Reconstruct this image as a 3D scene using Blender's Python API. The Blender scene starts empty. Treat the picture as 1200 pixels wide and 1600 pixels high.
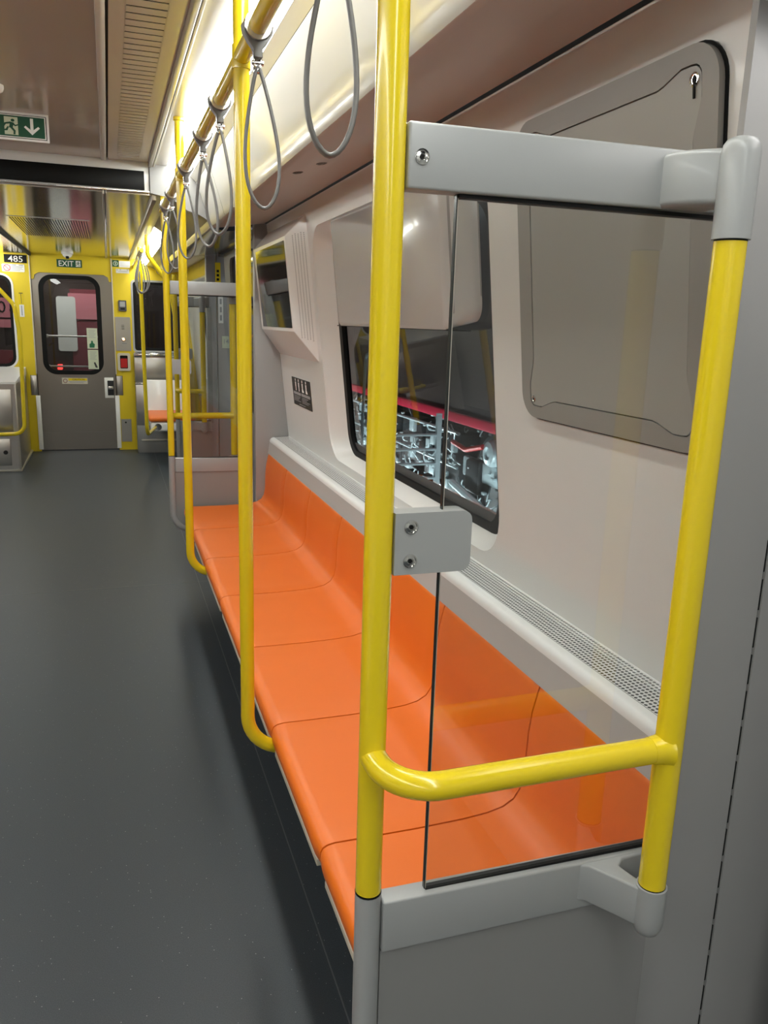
import bpy, bmesh, math, random
from math import sin, cos, pi, radians
from mathutils import Vector, Matrix
from mathutils.geometry import tessellate_polygon
random.seed(4)
SC = bpy.context.scene
COL = SC.collection

# ------------------------------------------------------------------ camera
cam_data = bpy.data.cameras.new('camera')
cam = bpy.data.objects.new('camera', cam_data); COL.objects.link(cam)
YAW, PITCH, ROLL = .3308, -.2305, .0305
cy, sy, cp, sp, cr, sr = cos(YAW), sin(YAW), cos(PITCH), sin(PITCH), cos(ROLL), sin(ROLL)
fwd = Vector((sy*cp, cy*cp, sp)); rgt = Vector((cy, -sy, 0)); up = rgt.cross(fwd)
r2 = cr*rgt + sr*up; u2 = -sr*rgt + cr*up
cam.matrix_world = Matrix(((r2.x, u2.x, -fwd.x, 0), (r2.y, u2.y, -fwd.y, 0), (r2.z, u2.z, -fwd.z, 1.45), (0, 0, 0, 1)))
cam_data.sensor_fit = 'VERTICAL'; cam_data.sensor_height = 36; cam_data.lens = 36*1250/1600
cam_data.clip_start = .02
SC.camera = cam

# ------------------------------------------------------------------ world, exposure
w = bpy.data.worlds.new('depot_night'); SC.world = w; w.use_nodes = True
w.node_tree.nodes['Background'].inputs[0].default_value = (.5, .55, .6, 1)
w.node_tree.nodes['Background'].inputs[1].default_value = .015
SC.view_settings.view_transform = 'Standard'; SC.view_settings.look = 'None'
SC.view_settings.gamma = 1; SC.view_settings.use_curve_mapping = False
SC.view_settings.exposure = 0.0
STRIP = 19.0         # radiance of the ceiling light strips
DEPOT = 420.0         # watts of the depot work lights outside
SC.cycles.use_denoising = True
SC.cycles.max_bounces = 10; SC.cycles.transparent_max_bounces = 24; SC.cycles.glossy_bounces = 6

def lamp(name, loc, rot, sx, sy_, watts, color):
    l = bpy.data.lights.new(name, 'AREA'); l.shape = 'RECTANGLE'; l.size = sx; l.size_y = sy_; l.energy = watts; l.color = color
    o = bpy.data.objects.new(name, l); o.location = loc; o.rotation_euler = rot; COL.objects.link(o); return o
lamp('depot_work_light', (1.75, 6.2, -.85), (0, radians(-118), 0), .15, 6.5, DEPOT, (.84, .97, 1))
lamp('depot_work_light', (2.0, 6.5, 3.2), (0, radians(-8), 0), .2, 5.0, DEPOT*.12, (.86, .97, 1))
lamp('depot_work_light', (-.4, 9.8, 2.9), (radians(25), 0, 0), 1.2, .2, DEPOT*.14, (1, .96, .92))

# ------------------------------------------------------------------ materials
MATS = {}
def mat(name, col, rough=.4, metal=0., emit=0., coat=0., noise=None, bump=None, spec=.5, brush=None):
    m = bpy.data.materials.new(name); m.use_nodes = True
    nt = m.node_tree; b = nt.nodes['Principled BSDF']
    b.inputs['Base Color'].default_value = (*col, 1); b.inputs['Roughness'].default_value = rough
    b.inputs['Metallic'].default_value = metal; b.inputs['Specular IOR Level'].default_value = spec
    if coat: b.inputs['Coat Weight'].default_value = coat; b.inputs['Coat Roughness'].default_value = .06
    if emit:
        b.inputs['Emission Color'].default_value = (*col, 1); b.inputs['Emission Strength'].default_value = emit
    tc = nt.nodes.new('ShaderNodeTexCoord')
    if noise:      # (scale, amount): gentle colour mottling
        n = nt.nodes.new('ShaderNodeTexNoise'); n.inputs['Scale'].default_value = noise[0]; n.inputs['Detail'].default_value = 5
        r = nt.nodes.new('ShaderNodeValToRGB'); a = noise[1]
        r.color_ramp.elements[0].position = .35; r.color_ramp.elements[1].position = .65
        r.color_ramp.elements[0].color = (*[c*(1-a) for c in col], 1); r.color_ramp.elements[1].color = (*[min(1, c*(1+a)) for c in col], 1)
        nt.links.new(tc.outputs['Object'], n.inputs['Vector']); nt.links.new(n.outputs['Fac'], r.inputs['Fac'])
        nt.links.new(r.outputs['Color'], b.inputs['Base Color'])
    if bump or brush:
        n = nt.nodes.new('ShaderNodeTexNoise'); n.inputs['Scale'].default_value = (bump or brush)[0]; n.inputs['Detail'].default_value = 3
        bp = nt.nodes.new('ShaderNodeBump'); bp.inputs['Strength'].default_value = (bump or brush)[1]; bp.inputs['Distance'].default_value = .001
        if brush:
            mp = nt.nodes.new('ShaderNodeMapping'); mp.inputs['Scale'].default_value = brush[2]
            nt.links.new(tc.outputs['Object'], mp.inputs['Vector']); nt.links.new(mp.outputs['Vector'], n.inputs['Vector'])
        else: nt.links.new(tc.outputs['Object'], n.inputs['Vector'])
        nt.links.new(n.outputs['Fac'], bp.inputs['Height']); nt.links.new(bp.outputs['Normal'], b.inputs['Normal'])
    MATS[name] = m
    return m
WHITE = mat('wall_gelcoat', (.70, .69, .665), .28, noise=(2.5, .02), coat=.15)
WHITE2 = mat('sill_gelcoat', (.78, .77, .75), .25, coat=.15)
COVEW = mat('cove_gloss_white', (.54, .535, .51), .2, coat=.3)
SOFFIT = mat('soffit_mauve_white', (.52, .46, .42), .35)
CEIL = mat('ceiling_gloss_paint', (.46, .43, .395), .25, noise=(1.5, .03), coat=.25)
CEILG = mat('ceiling_grille_paint', (.62, .61, .585), .26)
GREY = mat('grey_powder_coat', (.33, .335, .33), .33, bump=(900, .05), coat=.1)
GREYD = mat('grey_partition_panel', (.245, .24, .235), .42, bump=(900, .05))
GREYL = mat('light_grey_ledge', (.42, .415, .40), .35)
PERF = mat('perforated_sheet', (.66, .66, .65), .3)
LEDGEW = mat('ledge_white', (.74, .74, .73), .3)
PILLAR = mat('pillar_grey', (.315, .31, .305), .4, noise=(3, .02))
YEL = mat('yellow_pole_enamel', (.76, .57, .012), .22, coat=.35, spec=.5)
YELW = mat('yellow_wall_panel', (.74, .55, .014), .38, noise=(4, .03))
ORANGE = mat('orange_seat_plastic', (.745, .155, .009), .42, bump=(420, .22))
CREAM = mat('cream_trim', (.62, .57, .46), .4)
BLACK = mat('black_rubber', (.006, .006, .006), .55, spec=.2)
DARK = mat('dark_void', (.02, .02, .02), .8)
BLKG = mat('black_gloss_screen', (.004, .004, .005), .06, spec=.6)
STEEL = mat('brushed_steel', (.56, .53, .49), .3, 1, brush=(60, .25, (1, 1, .04)))
DOORST = mat('door_steel', (.32, .29, .26), .3, 1, brush=(60, .25, (1, 1, .04)))
STEELC = mat('polished_ceiling_steel', (.58, .55, .51), .13, 1, noise=(2, .04))
CHROME = mat('chrome', (.75, .74, .72), .12, 1)
STRAP = mat('strap_grey_rubber', (.16, .155, .15), .4)
TRIMG = mat('aluminium_trim', (.50, .46, .40), .3, .5)
WHT = mat('white_print', (.85, .84, .80), .5)
WHTG = mat('white_gloss', (.80, .79, .77), .25, coat=.2)
GREEN = mat('green_sign', (.006, .075, .035), .45)
GREENP = mat('green_print', (.01, .14, .06), .5)
DECAL = mat('pale_green_decal', (.58, .63, .47), .5)
RED = mat('red_paint', (.45, .012, .01), .35)
GREYP = mat('grey_print', (.35, .35, .36), .5)
LAMPW = mat('light_diffuser', (.97, 1, .96), .4, emit=STRIP)
LAMPF = mat('far_light_diffuser', (.97, 1, .94), .4, emit=STRIP*.95)
LAMPO = mat('call_button_glow', (1, .55, .3), .4, emit=2.5)
LAMPR = mat('red_marker_light', (1, .05, .04), .4, emit=3)
TRAIND = mat('train_body_dark', (.022, .013, .013), .35)
TRAINR = mat('train_red_band', (.50, .012, .045), .4)
TRAINP = mat('train_pink_band', (.50, .17, .21), .4)
TRAING = mat('train_grey_white', (.62, .64, .62), .4)
UNDER = mat('underframe_black', (.012, .012, .014), .5, noise=(6, .4))
UNDERL = mat('underframe_pale_metal', (.50, .58, .60), .3, .3)
CONC = mat('depot_concrete', (.07, .07, .075), .7, noise=(3, .25))

def floor_mat():
    m = mat('floor_rubber', (.05, .054, .058), .46)
    nt = m.node_tree; b = nt.nodes['Principled BSDF']; tc = nt.nodes.new('ShaderNodeTexCoord')
    n1 = nt.nodes.new('ShaderNodeTexNoise'); n1.inputs['Scale'].default_value = 420; n1.inputs['Detail'].default_value = 2
    r1 = nt.nodes.new('ShaderNodeValToRGB')
    e = r1.color_ramp.elements; e[0].position = .3; e[0].color = (.025, .031, .037, 1); e[1].position = .7; e[1].color = (.045, .054, .063, 1)
    v = nt.nodes.new('ShaderNodeTexVoronoi'); v.inputs['Scale'].default_value = 75
    r2_ = nt.nodes.new('ShaderNodeValToRGB'); e = r2_.color_ramp.elements
    e[0].position = 0; e[0].color = (1, 1, 1, 1); e[1].position = .10; e[1].color = (0, 0, 0, 1)
    wn = nt.nodes.new('ShaderNodeMath'); wn.operation = 'GREATER_THAN'; wn.inputs[1].default_value = .55
    mm = nt.nodes.new('ShaderNodeMath'); mm.operation = 'MULTIPLY'
    mix = nt.nodes.new('ShaderNodeMixRGB'); mix.inputs['Color2'].default_value = (.55, .56, .55, 1)
    L = nt.links.new
    L(tc.outputs['Object'], n1.inputs['Vector']); L(tc.outputs['Object'], v.inputs['Vector'])
    L(n1.outputs['Fac'], r1.inputs['Fac']); L(v.outputs['Distance'], r2_.inputs['Fac'])
    sep = nt.nodes.new('ShaderNodeSeparateColor'); L(v.outputs['Color'], sep.inputs[0]); L(sep.outputs[0], wn.inputs[0])
    L(r2_.outputs['Color'], mm.inputs[0]); L(wn.outputs[0], mm.inputs[1])
    L(mm.outputs[0], mix.inputs['Fac']); L(r1.outputs['Color'], mix.inputs['Color1']); L(mix.outputs['Color'], b.inputs['Base Color'])
    bp = nt.nodes.new('ShaderNodeBump'); bp.inputs['Strength'].default_value = .25; bp.inputs['Distance'].default_value = .001
    L(n1.outputs['Fac'], bp.inputs['Height']); L(bp.outputs['Normal'], b.inputs['Normal'])
    return m
FLOOR = floor_mat()

def glass_mat(name, tint, extra=0.):
    m = bpy.data.materials.new(name); m.use_nodes = True; nt = m.node_tree; nt.nodes.clear()
    out = nt.nodes.new('ShaderNodeOutputMaterial'); mx = nt.nodes.new('ShaderNodeMixShader')
    tr = nt.nodes.new('ShaderNodeBsdfTransparent'); gl = nt.nodes.new('ShaderNodeBsdfGlossy'); fr = nt.nodes.new('ShaderNodeFresnel')
    tr.inputs[0].default_value = (*tint, 1); gl.inputs['Roughness'].default_value = .0; fr.inputs[0].default_value = 1.5
    geo = nt.nodes.new('ShaderNodeNewGeometry')           # a thin pane reflects at its front faces only
    inv = nt.nodes.new('ShaderNodeMath'); inv.operation = 'SUBTRACT'; inv.inputs[0].default_value = 1
    mul = nt.nodes.new('ShaderNodeMath'); mul.operation = 'MULTIPLY'
    ml2 = nt.nodes.new('ShaderNodeMath'); ml2.operation = 'MULTIPLY'; ml2.inputs[1].default_value = 1.6 + extra
    L = nt.links.new
    L(geo.outputs['Backfacing'], inv.inputs[1]); L(fr.outputs[0], ml2.inputs[0]); L(ml2.outputs[0], mul.inputs[0]); L(inv.outputs[0], mul.inputs[1])
    L(mul.outputs[0], mx.inputs[0]); L(tr.outputs[0], mx.inputs[1]); L(gl.outputs[0], mx.inputs[2]); L(mx.outputs[0], out.inputs[0])
    return m
GLASS = glass_mat('partition_glass', (.91, .92, .915), .5)
WGLASS = glass_mat('window_glass', (.70, .72, .72), -.55)

# ------------------------------------------------------------------ mesh helpers
def circle(cx, cy_, r, n=20): return [(cx+r*cos(2*pi*i/n), cy_+r*sin(2*pi*i/n)) for i in range(n)]
def rrect(x0, x1, y0, y1, r, n=5):
    r = max(min(r, (x1-x0)/2-1e-5, (y1-y0)/2-1e-5), 1e-5); p = []
    for cx, cy_, a in ((x1-r, y1-r, 0), (x0+r, y1-r, 90), (x0+r, y0+r, 180), (x1-r, y0+r, 270)):
        for k in range(n+1):
            t = radians(a+90*k/n); p.append((cx+r*cos(t), cy_+r*sin(t)))
    return p
def fillet(pts, r, n=7):
    pts = [Vector(p) for p in pts]; out = [pts[0]]
    for i in range(1, len(pts)-1):
        a, b, c = pts[i-1], pts[i], pts[i+1]; d1 = (a-b).normalized(); d2 = (c-b).normalized()
        ang = d1.angle(d2); rr = r[i-1] if isinstance(r, (list, tuple)) else r
        t = min(rr/math.tan(ang/2), (a-b).length*.98, (c-b).length*.98); rr2 = t*math.tan(ang/2)
        ctr = b+(d1+d2).normalized()*(rr2/sin(ang/2)); v1 = (b+d1*t)-ctr; v2 = (b+d2*t)-ctr; tot = v1.angle(v2)
        ax = v1.cross(v2).normalized()
        for k in range(n+1): out.append(ctr+Matrix.Rotation(tot*k/n, 3, ax) @ v1)
    out.append(pts[-1]); return out

class MB:
    def __init__(s): s.v = []; s.f = []
    def add(s, vs, fs):
        o = len(s.v); s.v += [tuple(v) for v in vs]; s.f += [tuple(i+o for i in f) for f in fs]; return s
    def prism(s, poly, d0, d1, fn, holes=()):
        """polygon in (u, v) with holes, extruded over w = d0..d1; fn(u, v, w) -> xyz"""
        loops = [list(poly)]+[list(h) for h in holes]; flat = [p for l in loops for p in l]; n = len(flat)
        tris = tessellate_polygon([[Vector((p[0], p[1], 0)) for p in l] for l in loops]) if (holes or n > 4) else None
        vs = [fn(p[0], p[1], d0) for p in flat]+[fn(p[0], p[1], d1) for p in flat]; fs = []
        if holes or tris is not None:
            if holes or not convex(poly):
                fs += [t for t in tris]+[tuple(i+n for i in reversed(t)) for t in tris]
            else: fs += [tuple(range(n)), tuple(range(2*n-1, n-1, -1))]
        else: fs += [tuple(range(n)), tuple(range(2*n-1, n-1, -1))]
        o = 0
        for l in loops:
            k = len(l)
            for i in range(k):
                j = (i+1) % k; fs.append((o+i, o+j, n+o+j, n+o+i))
            o += k
        return s.add(vs, fs)
    def sheet(s, poly, fn, holes=()):
        loops = [list(poly)]+[list(h) for h in holes]; flat = [p for l in loops for p in l]
        tris = tessellate_polygon([[Vector((p[0], p[1], 0)) for p in l] for l in loops])
        return s.add([fn(p[0], p[1], 0) for p in flat], [t for t in tris])
    def loft(s, rings, closed=True, cap0=False, cap1=False):
        n = len(rings[0]); vs = [p for r in rings for p in r]; fs = []
        for k in range(len(rings)-1):
            for i in range(n if closed else n-1):
                j = (i+1) % n; fs.append((k*n+i, k*n+j, (k+1)*n+j, (k+1)*n+i))
        if cap0: fs.append(tuple(range(n)))
        if cap1: fs.append(tuple(range((len(rings)-1)*n, len(rings)*n)))
        return s.add(vs, fs)
    def tube(s, path, r, n=18, closed=False, flat=1., cap=True):
        path = [Vector(p) for p in path]; m = len(path); rings = []; prev = None
        for i in range(m):
            if closed: t = (path[(i+1) % m]-path[i-1]).normalized()
            else: t = (path[min(i+1, m-1)]-path[max(i-1, 0)]).normalized()
            if prev is None:
                a = Vector((0, 0, 1)) if abs(t.z) < .9 else Vector((0, 1, 0))
                u = t.cross(a).normalized()
            else: u = (prev-t*prev.dot(t)).normalized()
            prev = u; v = t.cross(u)
            rings.append([path[i]+u*(r*cos(2*pi*k/n))+v*(r*flat*sin(2*pi*k/n)) for k in range(n)])
        if closed: rings.append(rings[0])
        return s.loft(rings, True, cap and not closed, cap and not closed)
    def lathe(s, prof, fn, n=20):
        """profile [(radius, height)] around an axis; fn(x, y, h) -> xyz"""
        rings = [[fn(r*cos(2*pi*k/n), r*sin(2*pi*k/n), h) for k in range(n)] for r, h in prof]
        return s.loft(rings, True, True, True)
    def box(s, x0, x1, y0, y1, z0, z1, bev=0., seg=2):
        bm = bmesh.new(); bmesh.ops.create_cube(bm, size=1)
        for v in bm.verts: v.co = ((x0+x1)/2+v.co.x*(x1-x0), (y0+y1)/2+v.co.y*(y1-y0), (z0+z1)/2+v.co.z*(z1-z0))
        if bev: bmesh.ops.bevel(bm, geom=bm.edges[:], offset=bev, segments=seg, affect='EDGES', profile=.5)
        bm.verts.index_update(); s.add([v.co[:] for v in bm.verts], [[v.index for v in f.verts] for f in bm.faces]); bm.free(); return s
    def bevprism(s, poly, d0, d1, fn, bev, seg=3):
        t = MB().prism(poly, d0, d1, fn); bm = bmesh.new(); vs = [bm.verts.new(v) for v in t.v]
        for f in t.f: bm.faces.new([vs[i] for i in f])
        bmesh.ops.recalc_face_normals(bm, faces=bm.faces[:])
        ed = [e for e in bm.edges if len(e.link_faces) == 2 and e.calc_face_angle(0) > .6]
        bmesh.ops.bevel(bm, geom=ed, offset=bev, segments=seg, affect='EDGES', profile=.5, clamp_overlap=True)
        bm.verts.index_update(); s.add([v.co[:] for v in bm.verts], [[v.index for v in f.verts] for f in bm.faces]); bm.free(); return s
    def build(s, name, material, parent=None, ang=38, label=None, kind=None):
        me = bpy.data.meshes.new(name)
        off = Vector((0, 0, 0)); p = parent
        while p is not None: off += p.location; p = p.parent
        me.from_pydata([tuple(Vector(v)-off) for v in s.v], [], s.f)
        bm = bmesh.new(); bm.from_mesh(me); bmesh.ops.remove_doubles(bm, verts=bm.verts[:], dist=1e-6)
        bmesh.ops.recalc_face_normals(bm, faces=bm.faces[:]); bm.to_mesh(me); bm.free()
        me.polygons.foreach_set('use_smooth', [True]*len(me.polygons)); me.set_sharp_from_angle(angle=radians(ang))
        me.materials.append(material); me.update()
        o = bpy.data.objects.new(name, me); COL.objects.link(o)
        if parent is not None: o.parent = parent
        if label: o['label'] = label
        if kind: o['kind'] = kind
        return o
def convex(p):
    sg = 0
    for i in range(len(p)):
        a, b, c = p[i-2], p[i-1], p[i]; cr_ = (b[0]-a[0])*(c[1]-b[1])-(b[1]-a[1])*(c[0]-b[0])
        if abs(cr_) < 1e-12: continue
        if sg == 0: sg = 1 if cr_ > 0 else -1
        elif sg*cr_ < 0: return False
    return True
XY = lambda u, v, w_: (u, v, w_)          # plan polygon, extruded in z
XZ = lambda u, v, w_: (u, w_, v)          # (x, z) polygon, extruded in y
YZ = lambda u, v, w_: (w_, u, v)          # (y, z) polygon, extruded in x
def thing(name, label, cat, loc, group=None):
    o = bpy.data.objects.new(name, None); o.empty_display_size = .05; COL.objects.link(o); o.location = loc
    o['label'] = label; o['category'] = cat
    if group: o['group'] = group
    return o
def tag(o, label, cat, group=None):
    o['label'] = label; o['category'] = cat
    if group: o['group'] = group
    return o
def struct(o): o['kind'] = 'structure'; return o
def copy_tree(o, parent=None):
    c = o.copy(); COL.objects.link(c)
    if parent is not None: c.parent = parent
    for ch in list(o.children): copy_tree(ch, c)
    return c
def text(mb, string, h, u0, v0, fn, d0, d1, center=True, squash=1.):
    """raised lettering of height h; centre (or left end) at u0, baseline v0"""
    cu = bpy.data.curves.new('t', 'FONT'); cu.body = string; cu.size = h*1.38; cu.resolution_u = 2; cu.offset = .0006 if h > .02 else 0
    o = bpy.data.objects.new('t', cu); COL.objects.link(o)
    me = bpy.data.meshes.new_from_object(o.evaluated_get(bpy.context.evaluated_depsgraph_get()))
    xs = [v.co.x for v in me.vertices]; x0 = (min(xs)+max(xs))/2 if center else min(xs)
    mb.add([fn(u0+(v.co.x-x0)*squash, v0+v.co.y, d1) for v in me.vertices], [tuple(p.vertices) for p in me.polygons])
    bpy.data.objects.remove(o); bpy.data.meshes.remove(me); bpy.data.curves.remove(cu)
    return mb
def bars(mb, rects, fn, d0, d1):
    for (a, b, c, d) in rects: mb.prism([(a, c), (b, c), (b, d), (a, d)], d0, d1, fn)
    return mb
def screw(parent, c, r, fn, name='screw', m=None):
    """socket-head screw; fn(u, v, w): w points out of the surface"""
    f2 = lambda x, y, h: fn(c[0]+x, c[1]+y, h)
    o = MB().lathe([(r*1.25, .0), (r*1.25, .0012), (r*1.02, .0014), (r*.98, .0004), (r*.55, .0010), (r*.5, -.0005)], f2, 16).build(name, m or CHROME, parent)
    MB().prism(circle(c[0], c[1], r*.42, 6), .0, .0013, fn).build('socket', BLACK, o)
    return o

# wall plane of the right side: leans in towards the roof
def wx(z): return .935-.108*(z-.813)
WALL = lambda y, z, w_: (wx(z)-w_, y, z)         # w out of the wall, towards the aisle

# ================================================================== STRUCTURE
YE = 9.35
# floor
fl = struct(MB().box(-1.66, 1.3, -3.2, YE+.1, -.08, 0).build('floor', FLOOR))
MB().box(.4185, .4215, -3.0, YE-.3, 0, .0006).build('seam', mat('floor_weld', (.10, .105, .11), .4), fl)
MB().box(-1.5, .93, 4.415, 4.419, 0, .0006).build('seam', MATS['floor_weld'], fl)

# right wall of the seating bay, with the rounded window opening
Y0, Y1 = .902, 4.41
hole = rrect(1.77, 3.465, .862, 1.835, .13, 8)
wb = MB().sheet([(Y0, .70), (Y1, .70), (Y1, 1.957), (Y0, 1.957)], WALL, [hole])
hole2 = rrect(1.778, 3.457, .870, 1.827, .125, 8); hole3 = rrect(1.85, 3.365, .893, 1.80, .10, 8)
wb.loft([[WALL(y, z, 0) for y, z in hole], [WALL(y, z, -.004) for y, z in rrect(1.772, 3.463, .864, 1.833, .13, 8)], [WALL(y, z, -.010) for y, z in hole2], [WALL(y, z, -.066) for y, z in hole3]])
wb.add([(wx(.7), Y0, .7), (wx(.7), Y1, .7), (.95, Y1, 0), (.95, Y0, 0)], [(0, 1, 2, 3)])
wall_right = struct(wb.build('wall_right', WHITE, ang=30))
# window: rubber gasket and pane
win = struct(MB().prism(rrect(1.84, 3.375, .884, 1.81, .105, 8), -.085, -.062, WALL, [rrect(1.900, 3.33, .916, 1.76, .085, 8)]).build('window_1', BLACK))
MB().prism([(1.95, .912), (3.28, .912), (3.31, .945), (1.92, .945)], -.079, -.0735, WALL).build('lower_band', mat('band_grey', (.075, .075, .075), .5), win)  # flat dark grey band across the foot of the pane
MB().prism(rrect(1.90, 3.315, .935, 1.77, .07, 8), -.080, -.074, WALL).build('pane', WGLASS, win)

# cove above the windows: lit white panel, nose, mauve soffit
cove = [(.456, 2.122), (.476, 2.072), (.496, 2.010), (.516, 1.942), (.522, 1.920), (.527, 1.911), (.537, 1.9075), (.550, 1.9085), (.801, 1.946), (.801, 1.957)]
CY0 = .865          # the cove stops at the doorway beside the camera
def coverun(name, y0, y1, prof, m):
    return MB().loft([[(x, y0, z) for x, z in prof], [(x, y1, z) for x, z in prof]], closed=False).build(name, m)
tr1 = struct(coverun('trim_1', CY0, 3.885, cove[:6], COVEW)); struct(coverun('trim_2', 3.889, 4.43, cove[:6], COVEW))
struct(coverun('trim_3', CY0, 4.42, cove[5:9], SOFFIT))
MB().loft([[(.456, CY0, 2.124), (.450, CY0, 2.130), (.428, CY0, 2.150)], [(.456, 4.43, 2.124), (.450, 4.43, 2.130), (.428, 4.43, 2.150)]], closed=False).build('edge_strip', CEILG, tr1)
MB().prism([(Y0+.004, 1.9435), (Y1, 1.9435), (Y1, 1.9565), (Y0+.004, 1.9565)], 0, .0015, WALL).build('shadow_gap', BLACK, wall_right)
MB().box(.528, .5295, CY0, 4.42, 1.9105, 1.9125).build('bead', WHTG, tr1)
for px, py in ((.640, 2.55), (.600, 2.70)):       # soffit key locks
    zz = 1.908+.151*(px-.537)
    MB().lathe([(.016, 0), (.017, -.003), (.013, -.004), (.011, -.002), (.004, -.002), (.004, -.004)], lambda x, y, h: (px+x, py+y, zz+h+.151*x), 16).build('lock', mat('lock_bronze', (.10, .085, .07), .35, .6) if 'lock_bronze' not in MATS else MATS['lock_bronze'], tr1)

# ceiling: centre panel, ridge, slotted air panel, hanging channel
cl = struct(MB().box(-.745, .003, -3, 4.44, 2.2, 2.23).build('ceiling', CEIL))
MB().box(.003, .028, -3, 4.44, 2.19, 2.23, .004).build('ridge', CEILG, cl)
MB().box(.028, .036, -3, 4.44, 2.206, 2.23).build('groove', BLACK, cl)
MB().box(.036, .048, -3, 4.44, 2.198, 2.23).build('edge', CEILG, cl)
SLOT_Y = [4.36-.05*k for k in range(72)]
ag = thing('air_grille', 'slotted air panel running along the ceiling beside the lights', 'vent', (.13, 2.6, 2.2))
bands = MB().box(.046, .078, .0, 4.44, 2.200, 2.2014).box(.178, .226, .0, 4.44, 2.200, 2.2014)
bands.box(.076, .180, SLOT_Y[0]+.004, 4.44, 2.2, 2.212)
bands.build('border', CEILG, ag)
first = None
for k in range(len(SLOT_Y)-1):
    a, b = SLOT_Y[k+1]+.0045, SLOT_Y[k]-.0045
    if first is None: first = MB().box(.076, .180, a, b, 2.200, 2.2012).build('slat', CEILG, ag); y_first = a
    else:
        c = first.copy(); COL.objects.link(c); c.location = (0, a-y_first, 0)
MB().box(.05, .21, -.1, 4.43, 2.240, 2.25).build('duct', DARK, ag)
struct(MB().box(.226, .244, -3, 4.43, 2.176, 2.22, .003).build('trim_4', TRIMG))
struct(MB().box(.247, .256, -3, 4.43, 2.180, 2.22, .002).build('trim_5', CEILG))
struct(MB().box(.256, .316, -3, 4.44, 2.191, 2.22, .002).build('trim_6', CEILG))
# ceiling mirrored on the left half (car centre line x = -.36)
mx_ = lambda x: -.72-x
MBl = MB().box(mx_(.028), mx_(.0), -3, 4.44, 2.19, 2.23).box(mx_(.316), mx_(.036), -3, 4.44, 2.191, 2.22).box(mx_(.25), mx_(.223), -3, 4.43, 2.176, 2.21)
MBl.build('side_panel', CEILG, cl)
MB().loft([[(mx_(x), -3, z) for x, z in cove], [(mx_(x), 4.43, z) for x, z in cove]], closed=False).build('far_cove', COVEW, cl)

def light_strip(name, label, y0, y1, a, b, n, m=LAMPW):
    t = thing(name, label, 'light', ((a[0]+b[0])/2, (y0+y1)/2, a[1]))
    L = (y1-y0)/n
    for k in range(n):
        ya, yb = y0+k*L+.002, y0+(k+1)*L-.002
        MB().prism([a, b, (b[0]+.001, b[1]+.003), (a[0]+.001, a[1]+.003)], ya, yb, XZ).build('diffuser', m, t)
    d = Vector((b[0]-a[0], 0, b[1]-a[1])).normalized()
    MB().prism([(a[0]-.002, a[1]+.005), (b[0]+.002, b[1]+.005), (b[0]+.004, b[1]+.02), (a[0]-.002, a[1]+.02)], y0, y1, XZ).build('housing', CEILG, t)
    return t
light_strip('light_strip', 'long glowing ceiling light strip above the bench', -3, 4.425, (.318, 2.197), (.427, 2.151), 5)
light_strip('light_strip', 'matching ceiling light strip along the opposite side', -3, 4.425, (mx_(.427), 2.151), (mx_(.318), 2.197), 5)
light_strip('light_strip', 'short glowing ceiling strip beyond the black display, near the end wall', 5.9, 9.3, (.325, 2.040), (.41, 1.985), 3, LAMPF)
light_strip('light_strip', 'far ceiling strip on the opposite side, near the end wall', 5.9, 9.3, (mx_(.41), 1.985), (mx_(.325), 2.040), 3, LAMPF)

# bulkhead with the black display board, then the lower steel ceiling of the end section
bh = struct(MB().box(-1.15, .228, 4.445, 4.475, 2.060, 2.215, .002).build('trim_7', CEILG))
MB().prism([(.231, 2.056), (.262, 2.05), (.325, 2.042), (.41, 1.985), (.47, 1.968), (.514, 1.944), (.495, 2.012), (.475, 2.074), (.455, 2.124), (.427, 2.153), (.318, 2.199), (.231, 2.21)], 4.432, 4.475, XZ).build('bulkhead_side', GREYD, bh)
MB().box(-1.15, .228, 4.440, 4.446, 2.058, 2.064, .001).build('lip', CHROME, bh)
db = thing('display_board', 'long black display board hanging across the aisle ceiling', 'display', (-.36, 4.44, 2.07))
MB().box(-.92, .204, 4.437, 4.446, 2.068, 2.157, .0015).build('screen', mat('display_black', (.003, .003, .003), .45, spec=.15), db)
c2 = struct(MB().box(-1.0, .002, 4.476, YE, 2.05, 2.08).build('ceiling', STEELC))
MB().box(.002, .012, 4.476, YE, 2.040, 2.08, .002).build('ridge', TRIMG, c2)
MB().box(.016, .023, 4.476, YE, 2.044, 2.08, .002).build('ridge', TRIMG, c2)
MB().box(.023, .240, 4.476, YE, 2.05, 2.08).build('side_panel', STEELC, c2)
MB().box(.240, .262, 4.476, YE, 2.028, 2.08, .002).build('channel', TRIMG, c2)
MB().box(-.745, -.72, 4.476, YE, 2.03, 2.08, .002).build('channel', DARK, c2)
MB().box(-1.05, -.745, 4.476, YE, 2.04, 2.07).build('side_panel', STEELC, c2)
cg = thing('ceiling_return_grille', 'rectangular fine slotted steel grille in the far ceiling', 'vent', (-.33, 6.5, 2.05))
MB().box(-.585, -.085, 5.85, 7.19, 2.047, 2.051).build('plate', STEELC, cg)
sl = MB()
for k in range(30): sl.box(-.57+.016*k, -.565+.016*k, 5.90, 7.14, 2.0455, 2.0475)
sl.build('slot', DARK, cg, kind='stuff')
struct(coverun('trim_8', 4.476, YE, [(.262, 2.05), (.323, 2.042)], CEILG))
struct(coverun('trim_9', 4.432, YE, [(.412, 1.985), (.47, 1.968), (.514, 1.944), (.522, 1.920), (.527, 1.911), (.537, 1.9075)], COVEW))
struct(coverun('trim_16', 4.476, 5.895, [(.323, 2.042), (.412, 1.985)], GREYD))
struct(coverun('trim_10', 6.3, YE, [(.537, 1.9075), (.86, 1.95)], SOFFIT))
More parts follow.
